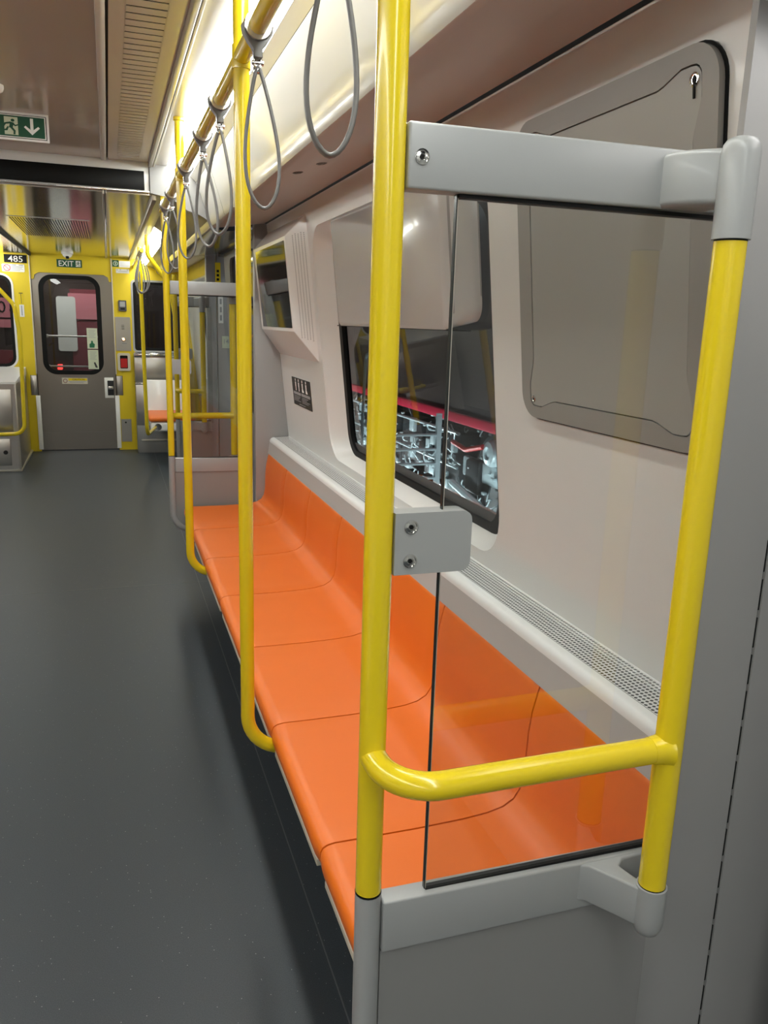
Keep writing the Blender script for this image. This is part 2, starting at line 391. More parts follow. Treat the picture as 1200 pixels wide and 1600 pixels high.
struct(coverun('trim_17', 4.421, 6.3, [(.537, 1.9075), (.60, 1.895), (.86, 1.93)], mat('door_header_grey', (.16, .16, .155), .2, coat=.3)))

# pillars that close the seating bay (grey door pockets)
def pillar(name, ya, yb, face, x0):
    # face = y of the visible face; rounded outer corner
    yy = lambda d: face + (d if yb > ya else -d)
    pr_ = [(x0, yy(.012)), (x0, yy(.0)), (.90, yy(0)), (.901, yy(.006)), (.905, yy(.006)), (.906, yy(0)), (1.18, yy(0)), (1.18, yy(.012))]
    return struct(MB().prism(pr_, 0, 2.05, XY).build(name, PILLAR, ang=50))
p1 = pillar('trim_11', 0, 1, .890, .768)
hg = MB()
for k in range(34): hg.box(.9015, .9045, .8915, .8935, .03+.06*k, .078+.06*k)
hg.build('hinge_seam', BLACK, p1)
struct(MB().box(.748, .97, 4.412, 4.47, 0, 1.947, .006).build('trim_12', PILLAR))
dh = struct(MB().box(.737, 1.0, .30, .862, 1.83, 2.0, .012).build('trim_13', WHITE2))
MB().box(.765, .97, .33, .84, 1.826, 1.8295).build('door_lamp', mat('door_lamp_diffuser', (1, .98, .96), .4, emit=4.0), dh)
# doorway beside the camera
struct(MB().box(.99, 1.05, -3, .80, 0, 2.0).build('wall_right_near', GREY))

# beyond: doorway zone, then end section wall
d2 = struct(MB().prism([(0, 0), (1.62, 0), (1.62, 1.95), (0, 1.95)], 0, .05, lambda u, v, w_: (.86-.05*(v-1)+w_, 4.5+u, v), [rrect(.12, 1.36, .85, 1.86, .08)]).build('door_2', GREYD))
MB().prism(rrect(.10, 1.38, .83, 1.88, .09), .015, .03, lambda u, v, w_: (.86-.05*(v-1)+w_, 4.5+u, v)).build('window', BLKG, d2)
MB().box(.80, .95, 4.47, 6.3, 1.90, 2.0).build('header', BLKG, d2)
struct(MB().box(.705, .782, 6.308, 6.36, 0, 1.96, .012).box(.787, .95, 6.309, 6.36, 0, 1.96, .003).build('trim_14', PILLAR))
WB = lambda y, z, w_: (wx(z)-.02-w_, y, z)
hole = rrect(6.75, 8.35, .86, 1.80, .12, 6)
wb = MB().sheet([(6.36, 0), (YE, 0), (YE, 1.95), (6.36, 1.95)], WB, [hole])
wb.loft([[WB(y, z, 0) for y, z in hole], [WB(y, z, -.05) for y, z in rrect(6.82, 8.28, .90, 1.77, .1, 6)]])
struct(wb.build('wall_right_far', WHITE))
yp_ = struct(MB().sheet([(6.37, 1.815), (YE-.05, 1.815), (YE-.05, 1.945), (6.37, 1.945)], lambda u, v, w_: WB(u, v, .003)).build('trim_18', YELW))
wn4 = struct(MB().prism(rrect(6.80, 8.30, .88, 1.79, .1), -.07, -.05, WB, [rrect(6.86, 8.24, .94, 1.73, .07)]).build('window_4', BLACK))
MB().prism(rrect(6.85, 8.25, .93, 1.74, .07), -.065, -.06, WB).build('pane', WGLASS, wn4)

# opposite wall and the wall behind the camera (only seen as reflections)
wl = struct(MB().box(-1.70, -1.66, -3.2, YE, 0, 2.2).build('wall_left', WHITE))
MB().box(-1.66, -1.655, 1.7, 3.5, .9, 1.8).build('window', BLKG, wl)
MB().box(-1.66, -1.655, -1.2, .5, .9, 1.8).build('window', BLKG, wl)
MB().box(-1.66, -1.655, 5.0, 6.2, .2, 1.9).build('door', GREYD, wl)
struct(MB().box(-1.66, 1.0, -3.24, -3.2, 0, 2.3).build('wall_back', WHITE))

# ================================================================== LEDGE, BENCH
lg = struct(MB().loft([[(x, y, z) for x, z in ((.815, .728), (.817, .736), (.826, .792))] for y in (Y0, Y1)], closed=False).build('trim_15', GREYL))
roll = [(.826, .792), (.827, .800), (.830, .807), (.836, .813), (.843, .816), (.852, .8175)]
MB().loft([[(x, y, z) for x, z in roll] for y in (Y0, Y1)], closed=False).build('rounded_edge', LEDGEW, lg)
# perforated grille: every hole is a real opening above a dark duct
pm = MB(); NX, P_ = 8, .0096
x_a = .853; ya_, yb_ = Y0+.002, 4.40
ny = int((yb_-ya_)/P_)
gz = lambda x: .8175+(x-.852)*.06
for j in range(ny):
    yc = ya_+(j+.5)*P_
    for i in range(NX):
        xc = x_a+(i+.5)*P_; vs = []; h = P_/2
        for (dx, dy) in ((h, 0), (h, h), (0, h), (-h, h), (-h, 0), (-h, -h), (0, -h), (h, -h)):
            vs.append((xc+dx, yc+dy, gz(xc+dx)))
        for k in range(8):
            a = 2*pi*k/8; vs.append((xc+.0034*cos(a), yc+.0034*sin(a), gz(xc)))
        pm.add(vs, [(k, (k+1) % 8, 8+(k+1) % 8, 8+k) for k in range(8)])
pm.build('perforated_sheet', PERF, lg, kind='stuff')
MB().loft([[(.930, y, .8222), (wx(.823)+.001, y, .823)] for y in (Y0, Y1)], closed=False).build('back_edge', LEDGEW, lg)
MB().box(.85, .94, Y0, 4.405, .795, .800).build('duct', DARK, lg)

PITCH_S, S0 = .509, .840
prof = [(.372, .380), (.357, .384), (.350, .396), (.346, .412), (.347, .427), (.353, .438), (.364, .4445), (.382, .4475), (.45, .4465), (.56, .446), (.66, .4485), (.715, .453), (.750, .461),
        (.772, .474), (.785, .495), (.791, .525), (.793, .565), (.7945, .62), (.800, .67), (.810, .715), (.814, .727), (.819, .731), (.826, .729)]
def seat_mesh(y0, y1):
    n = 14; rings = []
    pts = [Vector((x, 0, z)) for x, z in prof]
    nor = []
    for i in range(len(pts)):
        t = (pts[min(i+1, len(pts)-1)]-pts[max(i-1, 0)]).normalized(); nor.append(Vector((-t.z, 0, t.x)))
    for k in range(n+1):
        f = k/n; y = y0+f*(y1-y0); e = abs(2*f-1)
        dish = .0045*(1-e**4); edge = .0050*max(0, (e-.93)/.07)**2
        ring = []
        for i, p in enumerate(pts):
            wgt = 1. if 7 <= i <= 19 else .25
            q = p-nor[i]*(dish*wgt+edge); ring.append((q.x, y, q.z))
        rings.append(ring)
    mb = MB().loft(rings, closed=False)
    back = [Vector((p.x, 0, p.z))-nor[i]*.014 for i, p in enumerate(pts)]
    mb.loft([[(q.x, y, q.z) for q in back] for y in (y0, y1)], closed=False)
    for ring, y in ((rings[0], y0), (rings[-1], y1)):
        b = [(q.x, y, q.z) for q in back]; mb.loft([ring, b], closed=False)
    mb.loft([[rings[k][0] for k in range(n+1)], [(back[0].x, rings[k][0][1], back[0].z) for k in range(n+1)]], closed=False)
    mb.loft([[rings[k][-1] for k in range(n+1)], [(back[-1].x, rings[k][0][1], back[-1].z) for k in range(n+1)]], closed=False)
    return mb
which = ['orange moulded seat nearest the camera, right behind the clear partition', 'second orange seat of the bench, counted from the clear partition',
         'third orange seat of the bench, just past the front looped yellow pole', 'fourth orange seat, in the middle of the long bench', 'fifth orange seat, beside the farther looped yellow pole on its near side',
         'sixth orange seat, just beyond the farther looped yellow pole', 'farthest orange seat of the bench, against the grey far partition']
seat0 = None
for k in range(7):
    y0 = S0+PITCH_S*k
    if k < 2:
        if k == 0: y0 += .05           # the first seat is cut off by the partition
        ye = S0+PITCH_S*(k+1)
        seat0 = thing('orange_chair', which[k], 'seat', (.57, y0+PITCH_S/2, .40), 'orange seats of the long bench')
        seat_mesh(y0+.0024, ye-.0024).build('shell', ORANGE, seat0, ang=60)
        MB().bevprism([(.3535, .369), (.3535, .384), (.3585, .387), (.366, .386), (.366, .369)], y0+.035, ye-.03, XZ, .0015, 2).build('front_trim', CREAM, seat0, label='thin cream strip under the front lip')
        MB().box(.375, .80, y0+.03, ye-.03, .372, .425).build('underpan', DARK, seat0)
        s = seat0
    else: s = copy_tree(seat0)
    if k > 1: s.location = (.57, y0+PITCH_S/2, .40); s['label'] = which[k]
bf = thing('bench_frame', 'dark steel beam carrying the orange bench off the wall', 'frame', (.6, 2.6, .33))
MB().box(.372, .42, .88, 4.39, .335, .371, .004).build('front_beam', GREYD, bf)
for k in range(4): MB().prism([(.40, .335), (.94, .20), (.94, .37), (.40, .371)], 1.05+1.02*k, 1.09+1.02*k, XZ).build('bracket', GREYD, bf)
MB().box(.86, .945, .91, 4.40, .0, .10, .01).build('kick_duct', DARK, bf)

# ================================================================== POLES, RAIL, STRAPS
R_ = .0172; PX = .290
def looped_pole(y, label):
    t = thing('grab_pole', label, 'pole', (PX, y, .38), 'looped yellow poles rising from the bench front')
    MB().tube(fillet([(PX, y, 2.191), (PX, y, .378), (.40, y, .378)], .098, 10), R_, 20).build('tube', YEL, t)
    MB().lathe([(.0172, 2.177), (.021, 2.179), (.0215, 2.191)], lambda a, b, h: (PX+a, y+b, h), 20).build('ceiling_collar', YEL, t)
    MB().lathe([(.0195, 1.962), (.0200, 1.968), (.0200, 2.002), (.0195, 2.008)], lambda a, b, h: (PX+a, y+b, h), 20).build('rail_joint', YEL, t)
    MB().lathe([(.0180, 0), (.0215, .003), (.0215, .012)], lambda a, b, h: (.365+h, y+a, .378+b), 20).build('foot_collar', GREYD, t)
    return t
looped_pole(1.855, 'front looped yellow pole, bent into the bench beside the second seat')
looped_pole(3.385, 'farther looped yellow pole, bent into the bench before its last two seats')
gr = thing('grab_rail', 'yellow overhead rail running above the bench front, carrying hanging straps', 'rail', (PX, 2.6, 1.985))
MB().tube([(PX, .78, 1.985), (PX, 2.0, 1.985), (PX, 4.5, 1.985)], .0172, 20).build('tube', YEL, gr)

def strap(y, tilt, turn):
    t = thing('hand_strap', '', 'strap', (PX, y, 1.985), 'grey loop straps on the overhead rail')
    MB().lathe([(.0185, -.014), (.0250, -.014), (.0262, -.012), (.0262, .012), (.0250, .014), (.0185, .014)], lambda a, b, h: (PX+a, y+h, 1.985+b), 24).build('clamp', mat('clamp_satin_metal', (.62, .60, .56), .25, .7) if 'clamp_satin_metal' not in MATS else MATS['clamp_satin_metal'], t, label='bright metal ring clamped round the rail')
    MB().bevprism([(PX-.0300, 1.987), (PX-.0275, 1.972), (PX-.018, 1.957), (PX-.0085, 1.946), (PX-.0085, 1.930), (PX+.0085, 1.930), (PX+.0085, 1.946), (PX+.018, 1.957), (PX+.0275, 1.972), (PX+.0300, 1.987), (PX+.0266, 1.987), (PX+.0235, 1.972), (PX+.014, 1.9628), (PX, 1.9585), (PX-.014, 1.9628), (PX-.0235, 1.972), (PX-.0266, 1.987)], y-.010, y+.010, XZ, .0015, 1).build('yoke', STRAP, t)
    sh = MB().tube(fillet([(PX-.0065, y, 1.945), (PX-.0065, y, 1.917), (PX+.0065, y, 1.917), (PX+.0065, y, 1.945)], .005, 4), .0034, 10)
    sh.lathe([(.0045, -.011), (.0045, .011)], lambda a, b, h: (PX+h, y+a, 1.923+b), 12)
    sh.box(PX-.0085, PX+.0085, y-.006, y+.006, 1.905, 1.917, .002).build('shackle', CHROME, t)
    # teardrop loop
    zt, zb, hw = 1.916, 1.664, .0375; pts = []
    N = 44
    for k in range(N):
        a = 2*pi*k/N; s_ = (1-cos(a))/2           # 0 top, 1 bottom
        wdt = hw*abs(sin(a))**1.15*(.30+.70*s_)*1.22 if True else 0
        u = wdt*(1 if sin(a) >= 0 else -1); zz = zt-(zt-zb)*s_
        du, dz = u, zz-1.93
        du2 = du*cos(tilt)-dz*sin(tilt); dz2 = du*sin(tilt)+dz*cos(tilt)
        pts.append((PX+du2*cos(turn), y+du2*sin(turn), 1.93+dz2))
    rings = []
    n_ = 12; m = len(pts); side = Vector((-sin(turn), cos(turn), 0))
    for i in range(m):
        tt = (Vector(pts[(i+1) % m])-Vector(pts[i-1])).normalized(); nn = side.cross(tt).normalized()
        rings.append([Vector(pts[i])+side*(.0076*(abs(cos(q))**.7)*(1 if cos(q) >= 0 else -1))+nn*(.0036*sin(q)) for q in [2*pi*k/n_ for k in range(n_)]])
    rings.append(rings[0])
    MB().loft(rings).build('loop', STRAP, t, ang=60, label='dark grey rubber teardrop loop')
    return t
sl_lab = ['nearest hanging strap, its clamp out of frame, beside the near yellow pole', 'second hanging strap from the front, next to the front looped pole', 'third hanging strap, first one behind the front looped pole',
          'fourth hanging strap from the front', 'fifth hanging strap, level with the farther looped pole', 'sixth hanging strap, just beyond the farther looped pole', 'last strap on the rail, beside the far partition pole']
for (y, ti, tu), lb in zip(((1.10, -.01, -.12), (1.66, .045, -.1), (2.21, -.03, -.35), (2.60, .05, -.45), (3.16, .0, -.3), (3.85, .04, -.2), (4.26, .02, -.4)), sl_lab):
    strap(y, ti, tu)['label'] = lb

# ================================================================== PARTITIONS
def partition(yp, s, label, px0=.2935, px1=.682, z_top=1.66, z_bar=.912, pole_top=2.2, hdr=.068):
    """yp plane of the glass; s = -1 offsets the outer pole towards smaller y, +1 towards larger y"""
    t = thing('glass_partition', label, 'partition', (.48, yp, 0), 'glass and pole partitions at the bench ends')
    yo = yp+s*.082
    pz = .718
    fp = MB().tube([(px0, yp, pole_top), (px0, yp, 1.2), (px0, yp, pz+.001)], R_, 22).build('pole', YEL, t, label='yellow upright pole')
    MB().tube(fillet([(px0, yp, pz), (px0, yp, .30), (px1+.05, yp, .30)], .10, 10), .0175, 20).build('frame_leg', GREY, t)
    MB().lathe([(.0178, pz-.002), (.0178, pz)], lambda a, b, h: (px0+a, yp+b, h), 20).build('joint', BLACK, t)
    # header bar
    fn = lambda u, v, w_: (u, yp+s*w_, v)
    zt, zb = z_top, z_top-hdr
    MB().bevprism([(px0+.0165, zb), (px1+.06, zb+.003), (px1+.06, zt+.003), (px0+.0165, zt)], -.014, .014, fn, .0035, 3).build('header', GREY, t, ang=30)
    screw(t, (px0+.032, zt-.035), .0066, lambda u, v, w_: (u, yp+s*(.0142+w_), v))
    # upper bracket that reaches out to the outer pole
    hx = px1
    pl = [(hx-.062, 0), (hx-.052, .012), (hx-.050, .030), (hx-.040, .048), (hx-.015, .072), (hx+.012, .082), (hx+.018, .07), (hx+.018, .0)]
    MB().bevprism([(a, yp+s*b) for a, b in pl], zb+.003, zt-.004, XY, .007, 4).build('upper_bracket', GREY, t, ang=60)
    MB().lathe([(.0215, zt-.104), (.0215, zt-.012), (.020, zt-.003), (.016, zt+.003), (.008, zt+.006), (.001, zt+.007)], lambda a, b, h: (px1+a, yo+b, h), 24).build('pole_cap', GREY, t, ang=60)
    MB().lathe([(.0185, zt-.106), (.0185, zt-.104)], lambda a, b, h: (px1+a, yo+b, h), 24).build('joint', BLACK, t)
    # outer pole and cup
    MB().tube([(px1, yo, zt-.106), (px1, yo, 1.1), (px1, yo, .704)], .0185, 22).build('pole', YEL, t, label='shorter yellow pole held by grey brackets')
    MB().lathe([(.0188, .702), (.0188, .704)], lambda a, b, h: (px1+a, yo+b, h), 24).build('joint', BLACK, t)
    MB().lathe([(.001, .622), (.009, .624), (.016, .629), (.020, .638), (.0212, .65), (.0212, .702), (.019, .7025)], lambda a, b, h: (px1+a, yo+b, h), 24).build('pole_cup', GREY, t, ang=60)
    pl = [(hx-.125, .006), (hx-.085, .010), (hx-.062, .020), (hx-.040, .052), (hx-.021, .082), (hx-.005, .075), (hx-.012, .055), (hx-.018, .032), (hx-.004, .020), (hx+.03, .018), (hx+.045, .006)]
    MB().bevprism([(a, yp+s*b) for a, b in pl], .640, .700, XY, .004, 3).build('lower_bracket', GREY, t, ang=60)
    # cross bar with its bend
    path = fillet([(px0, yp+s*.0, z_bar+.003), (px0+.004, yp+s*.082, z_bar), (px1, yo, z_bar)], .062, 12)
    MB().tube(path, .0172, 20).build('crossbar', YEL, t)
    MB().lathe([(.0178, -.030), (.0195, -.016), (.024, -.004)], lambda a, b, h: (px1+h, yo+a, z_bar+b), 20).build('crossbar_collar', YEL, t)
    # glass, clamp plate
    xg = px0+.080
    MB().box(xg, px1+.075, yp-.003, yp+.003, .690, zb+.010, .0008, 1).build('glass_pane', GLASS, t, label='clear glass sheet')
    MB().box(xg-.0012, xg, yp-.0032, yp+.0032, .690, zb+.005).build('glass_edge', mat('glass_edge', (.015, .02, .02), .2) if 'glass_edge' not in MATS else MATS['glass_edge'], t)
    MB().box(xg, xg+.0010, yp-.0036, yp-.0031, .690, zb+.005).build('glass_highlight', TRIMG, t)  # thin pale strip: the highlight along the glass edge, painted as colour
    zp0, zp1 = 1.158, 1.234
    pp = [(px0+.016, zp0), (px0+.016, zp1)] + [(px0+.115-.012+.012*sin(a), zp1-.012+.012*cos(a)) for a in [radians(q) for q in (0, 22, 45, 67, 90)]] + [(px0+.115-.012+.012*cos(a), zp0+.012-.012*sin(a)) for a in [radians(q) for q in (0, 22, 45, 67, 90)]]
    cpl = MB().prism(pp, -.0135, .0135, fn).build('clamp_plate', GREY, t, ang=30)
    for zz in (zp0+.017, zp0+.059): screw(cpl, (px0+.036, zz), .0070, lambda u, v, w_: (u, yp+s*(.0137+w_), v))
    MB().box(xg, px1+.058, yp-.0055, yp+.0055, .700, .7055).box(xg, px1+.058, yp-.0075, yp+.0075, zb-.0035, zb+.001).build('glass_channel', BLACK, t)
    # lower panel with its raised band
    MB().box(px0+.0165, px1+.064, yp-.009, yp+.009, .30, .626).build('lower_panel', GREYD, t)
    MB().bevprism([(px0+.0165, .627), (px1+.06, .625), (px1+.06, .700), (px0+.0165, .705)], -.014, .0155, fn, .003, 3).build('panel_band', GREY, t, ang=30)
    return t
partition(.872, -1, 'nearest glass partition with yellow poles and a grey header, in the right foreground')
partition(4.455, 1, 'far glass partition with yellow poles, closing the far end of the bench', px0=.296, px1=.648, z_top=1.637, z_bar=.925)
partition(6.12, -1, 'small distant glass partition beyond the doorway, seen through the far one', px0=.462, px1=.645, z_top=1.60, z_bar=.93, pole_top=1.75)

# ================================================================== WALL EQUIPMENT
# access panel with key lock
ap = thing('access_panel', 'grey framed access panel with a key lock on the white wall', 'panel', (wx(1.55), 1.3, 1.55))
def tabbed(y0, y1, z0, z1, tab, r):
    """rectangle whose corners step out in rounded tabs"""
    out = []
    for (cx, cz, sx, sz) in ((y1, z1, 1, 1), (y0, z1, -1, 1), (y0, z0, -1, -1), (y1, z0, 1, -1)):
        seq = [(cx+sx*0, cz-sz*.085), (cx+sx*.003, cz-sz*.07), (cx+sx*tab*.7, cz-sz*.045), (cx+sx*tab, cz-sz*.03), (cx+sx*tab, cz-sz*.008)]
        for a in (20, 45, 70): seq.append((cx+sx*(tab-.012*(1-cos(radians(a)))*1.6), cz+sz*(tab-.012*(1-sin(radians(a)))*1.6)))
        seq += [(cx-sx*.008, cz+sz*tab), (cx-sx*.03, cz+sz*tab), (cx-sx*.045, cz+sz*tab*.7), (cx-sx*.07, cz+sz*.003), (cx-sx*.085, cz)]
        if sx*sz < 0: seq.reverse()
        out += seq
    return out
outer = rrect(1.005, 1.602, 1.262, 1.852, .055, 8)
dz = tabbed(1.058, 1.548, 1.305, 1.808, .016, .02)
cz_ = lambda k: [(1.303+(y-1.303)*(1+k/.26), 1.557+(z-1.557)*(1+k/.26)) for y, z in dz]
fr_ = MB().prism(rrect(1.001, 1.606, 1.258, 1.856, .058, 8), 0, .004, WALL)
fr_.build('backing', BLACK, ap)
MB().prism(outer, .003, .014, WALL, [cz_(.0022)]).build('frame', mat('panel_frame_grey', (.26, .245, .225), .35), ap, ang=25)
MB().prism(dz, .003, .0128, WALL).build('door', mat('panel_door_grey', (.31, .30, .275), .33), ap, ang=25)
lk = MB().lathe([(.010, .0128), (.010, .0148), (.0075, .0152), (.0070, .0142)], lambda a, b, h: WALL(1.056+a, 1.805+b, h), 18).build('lock', CHROME, ap)
MB().prism([(1.0545, 1.780), (1.0575, 1.780), (1.058, 1.8), (1.060, 1.806), (1.056, 1.811), (1.052, 1.806), (1.054, 1.8)], .0138, .0156, WALL).build('keyhole', BLACK, lk)
screw(ap, (1.552, 1.302), .006, lambda u, v, w_: WALL(u, v, .0128+w_))

# housing over the upper half of the window
wh = thing('sign_housing', 'glossy white box housing over the upper half of the side window', 'housing', (wx(1.63), 2.55, 1.63))
def hring(y0, y1, z0, z1, off, r): return [WALL(y, z, off) for y, z in rrect(y0, y1, z0, z1, r, 5)]
MB().loft([hring(1.955, 3.20, 1.462, 1.822, -.064, .05), hring(1.965, 3.19, 1.456, 1.826, -.045, .05), hring(2.035, 3.150, 1.442, 1.828, -.008, .025), hring(2.045, 3.142, 1.440, 1.828, -.002, .02), hring(2.060, 3.135, 1.448, 1.826, .002, .014)], cap0=True, cap1=True).build('shell', mat('housing_gloss', (.52, .525, .515), .2, coat=.3), wh, ang=50)
MB().loft([[WALL(y, z, o_) for y, z, o_ in ((1.953, 1.53, -.0635), (1.953, 1.80, -.0635))], [WALL(y, z, o_) for y, z, o_ in ((2.030, 1.48, -.0095), (2.030, 1.81, -.0095))]], closed=False).build('shaded_end', GREYD, wh)  # dark sheet over the near end: its shade is put into the colour
MB().box(.87, .925, 2.02, 3.18, 1.4375, 1.441).build('lower_lip', BLACK, wh)

# monitor
mo = thing('wall_monitor', 'wedge-shaped white monitor box with black screen by the far pillar', 'monitor', (wx(1.6), 3.95, 1.6))
def q(y0, y1, z0, z1, w_, r=.006): return [WALL(y, z, w_) for y, z in rrect(y0, y1, z0, z1, r, 3)]
MB().loft([q(3.530, 4.408, 1.275, 1.897, 0), q(3.597, 4.400, 1.402, 1.812, .084, .008), q(3.600, 4.398, 1.405, 1.809, .086, .008)], cap1=True).build('case', WHITE2, mo, ang=25)
MB().prism(rrect(3.622, 4.345, 1.420, 1.793, .004), .0855, .0872, WALL).build('screen', BLKG, mo)
vh = MB()
for i in range(5):
    for j in range(60):
        f = .15+.13*i; z = 1.365+.0078*j+.0039*(i % 2); y = 3.530+.067*f
        zz = z + (1.6-z)*0.10*f
        c = Vector(WALL(y, zz, .084*f)); ax = Vector(WALL(3.597, zz, .084))-Vector(WALL(3.53, zz, 0)); ax.normalize(); nrm = Vector((ax.y, -ax.x, 0)).normalized()
        if nrm.y > 0: nrm = -nrm
        vh.add([c+nrm*.0010+ax*(.0021*cos(a))+Vector((0, 0, .0019*sin(a))) for a in [2*pi*k/6 for k in range(6)]], [(0, 1, 2, 3, 4, 5)])
vh.build('vent_hole', DARK, mo, kind='stuff')

# priority seating sign
ps = thing('priority_sign', 'small black priority-seat sign with white figures on the wall under the monitor', 'sign', (wx(1.1), 3.93, 1.1))
SG = lambda u, v, w_: WALL(4.155-u, v, w_)
MB().prism(rrect(0, .405, 1.030, 1.172, .006), 0, .002, SG).build('plate', mat('sign_black', (.016, .015, .015), .4), ps)
pg = MB()
for k, u in enumerate((.085, .155, .235, .315)):
    pg.prism(circle(u, 1.160, .0075, 8), .002, .0026, SG)
    pg.prism([(u-.009, 1.128), (u+.009, 1.128), (u+.010, 1.150), (u-.010, 1.150)], .002, .0026, SG)
    pg.prism([(u-.006, 1.106), (u+.006, 1.106), (u+.007, 1.128), (u-.007, 1.128)] if k < 2 else [(u-.004, 1.108), (u+.022, 1.106), (u+.022, 1.112), (u+.004, 1.128), (u-.008, 1.128)], .002, .0026, SG)
    if k >= 2: pg.prism([(u-.014, 1.110), (u-.006, 1.104), (u+.002, 1.118), (u-.006, 1.128), (u-.012, 1.122)], .002, .0026, SG)
pg.build('figures', WHT, ps)
bars(MB(), [(.02, .185, 1.086, 1.0995), (.20, .385, 1.086, 1.0995)], SG, .002, .0026).build('white_band', GREYP, ps)
rows = []
for r_i, z in enumerate((1.077, 1.069, 1.061, 1.053)):
    rows += [(.02, .17-.02*(r_i % 3), z, z+.0025), (.205, .37-.03*((r_i+1) % 3), z, z+.0025)]
rows.append((.13, .27, 1.038, 1.041)); bars(MB(), rows, SG, .002, .0026).build('small_print', GREYP, ps)

# ================================================================== CEILING FITTINGS
def man(mb, u, v, h, fn, d0, d1, flip=1):
    """running figure, u centre, v foot level, h height"""
    P = lambda pts: mb.prism([(u+flip*a*h, v+b*h) for a, b in (pts if flip > 0 else pts[::-1])], d0, d1, fn)
    mb.prism(circle(u+flip*.10*h, v+.90*h, .095*h, 10), d0, d1, fn)
    P([(-.10, .42), (.08, .42), (.16, .74), (-.02, .80)])
    P([(-.02, .80), (-.30, .72), (-.40, .52), (-.32, .48), (-.24, .63), (0, .68)])
    P([(.10, .78), (.22, .62), (.42, .70), (.40, .62), (.20, .52), (.08, .66)])
    P([(.08, .46), (.22, .25), (.20, 0), (.10, 0), (.12, .20), (-.04, .42)])
    P([(-.10, .46), (-.18, .22), (-.46, .18), (-.46, .27), (-.26, .32), (-.16, .50)])
ce = thing('exit_sign', 'green running-man sign with white down arrow hanging from the ceiling', 'sign', (-.28, 3.62, 2.2))
EX = lambda u, v, w_: (-.378+u, 3.62-w_, 2.099+v*.77)
MB().prism(rrect(0, .194, 0, .131, .003), -.012, .0, EX).build('housing', WHTG, ce)
MB().prism([(.008, .010), (.186, .010), (.186, .120), (.008, .120)], 0, .0010, EX).build('dark_border', BLACK, ce)
MB().prism([(.011, .013), (.183, .013), (.183, .117), (.011, .117)], .001, .0016, EX).build('white_border', WHT, ce)
MB().prism([(.015, .017), (.179, .017), (.179, .113), (.015, .113)], .0016, .0022, EX).build('face', GREEN, ce)
MB().prism([(.036, .024), (.084, .024), (.084, .106), (.036, .106)], .0022, .0027, EX).build('doorway', DECAL, ce)
mm_ = MB(); man(mm_, .059, .026, .072, EX, .0027, .0032); mm_.build('running_figure', GREEN, ce)
MB().prism([(.139, .106), (.128, .106), (.128, .054), (.111, .071), (.105, .064), (.1335, .030), (.162, .064), (.156, .071), (.139, .054)], .0022, .0027, EX).build('arrow', WHT, ce)
MB().box(-.378, -.184, 3.622, 3.632, 2.19, 2.2).build('bracket', WHTG, ce)
cs = thing('ceiling_sensor', 'small white dome sensor on the near ceiling above the exit sign', 'sensor', (-.335, 3.24, 2.2))
MB().lathe([(.036, 2.2), (.036, 2.190), (.032, 2.181), (.020, 2.174), (.004, 2.171)], lambda a, b, h: (-.335+a, 3.24+b, h), 24).build('dome', WHTG, cs, ang=60)
dc = thing('dome_camera', 'clear white dome camera on the far steel ceiling above the door', 'camera', (-.351, 8.86, 2.05))
MB().lathe([(.056, 2.05), (.056, 2.036), (.050, 2.030)], lambda a, b, h: (-.351+a, 8.86+b, h), 24).build('base', WHTG, dc, ang=60)
MB().lathe([(.047, 2.031), (.044, 2.018), (.032, 2.004), (.016, 1.997), (.002, 1.996)], lambda a, b, h: (-.351+a, 8.86+b, h), 24).build('dome', WHTG, dc, ang=60)
MB().lathe([(.016, 2.01), (.016, 1.988), (.010, 1.985)], lambda a, b, h: (-.351+a, 8.835+b, h), 14).build('lens', BLACK, dc)

# ================================================================== END WALL
EW = lambda u, v, w_: (u, YE-w_, v)
NOT = .035      # notched door opening in the yellow wall
door_hole = [(-.742, .0), (-.742, .60), (-.808, .60), (-.808, .815), (-.742, .815), (-.742, 1.80), (-.71, 1.80), (-.70, 1.845), (-.66, 1.868), (-.02, 1.868), (.02, 1.845), (.03, 1.80), (.06, 1.80), (.06, .815), (.125, .815), (.125, .60), (.06, .60), (.06, .0)]
lw, rw = rrect(-1.60, -.925, .90, 1.825, .10, 6), rrect(.262, .80, 1.085, 1.82, .03, 4)
ew = MB()
ew.prism([(-1.66, 0), (-.742, 0), (-.742, .60), (-.808, .60), (-.808, .815), (-.742, .815), (-.742, 2.1), (-1.66, 2.1)], 0, .04, EW, [lw])
ew.prism([(-.742, 1.80), (-.71, 1.80), (-.70, 1.845), (-.66, 1.868), (-.02, 1.868), (.02, 1.845), (.03, 1.80), (.06, 1.80), (.06, 2.1), (-.742, 2.1)], 0, .025, EW)
ew.prism([(.06, 0), (.06, .60), (.125, .60), (.125, .815), (.06, .815), (.06, 2.1), (1.0, 2.1), (1.0, 0)], 0, .04, EW, [rw])
we = struct(ew.build('wall_end', YELW, ang=25))
for xx in (-.742, .06): MB().box(xx-.006, xx+.006, YE-.045, YE-.03, .83, 2.04, .002).build('edge_trim', CREAM, we)
for xx, s_ in ((-.742, -1), (.06, 1)):
    MB().box(min(xx, xx+s_*.062), max(xx, xx+s_*.062), YE-.044, YE-.012, .605, .812, .004).build('grip_pocket', STEEL, we)
    MB().box(xx-.022, xx+.022, YE-.05, YE-.03, .02, .60, .003).build('edge_strip', WHT, we)
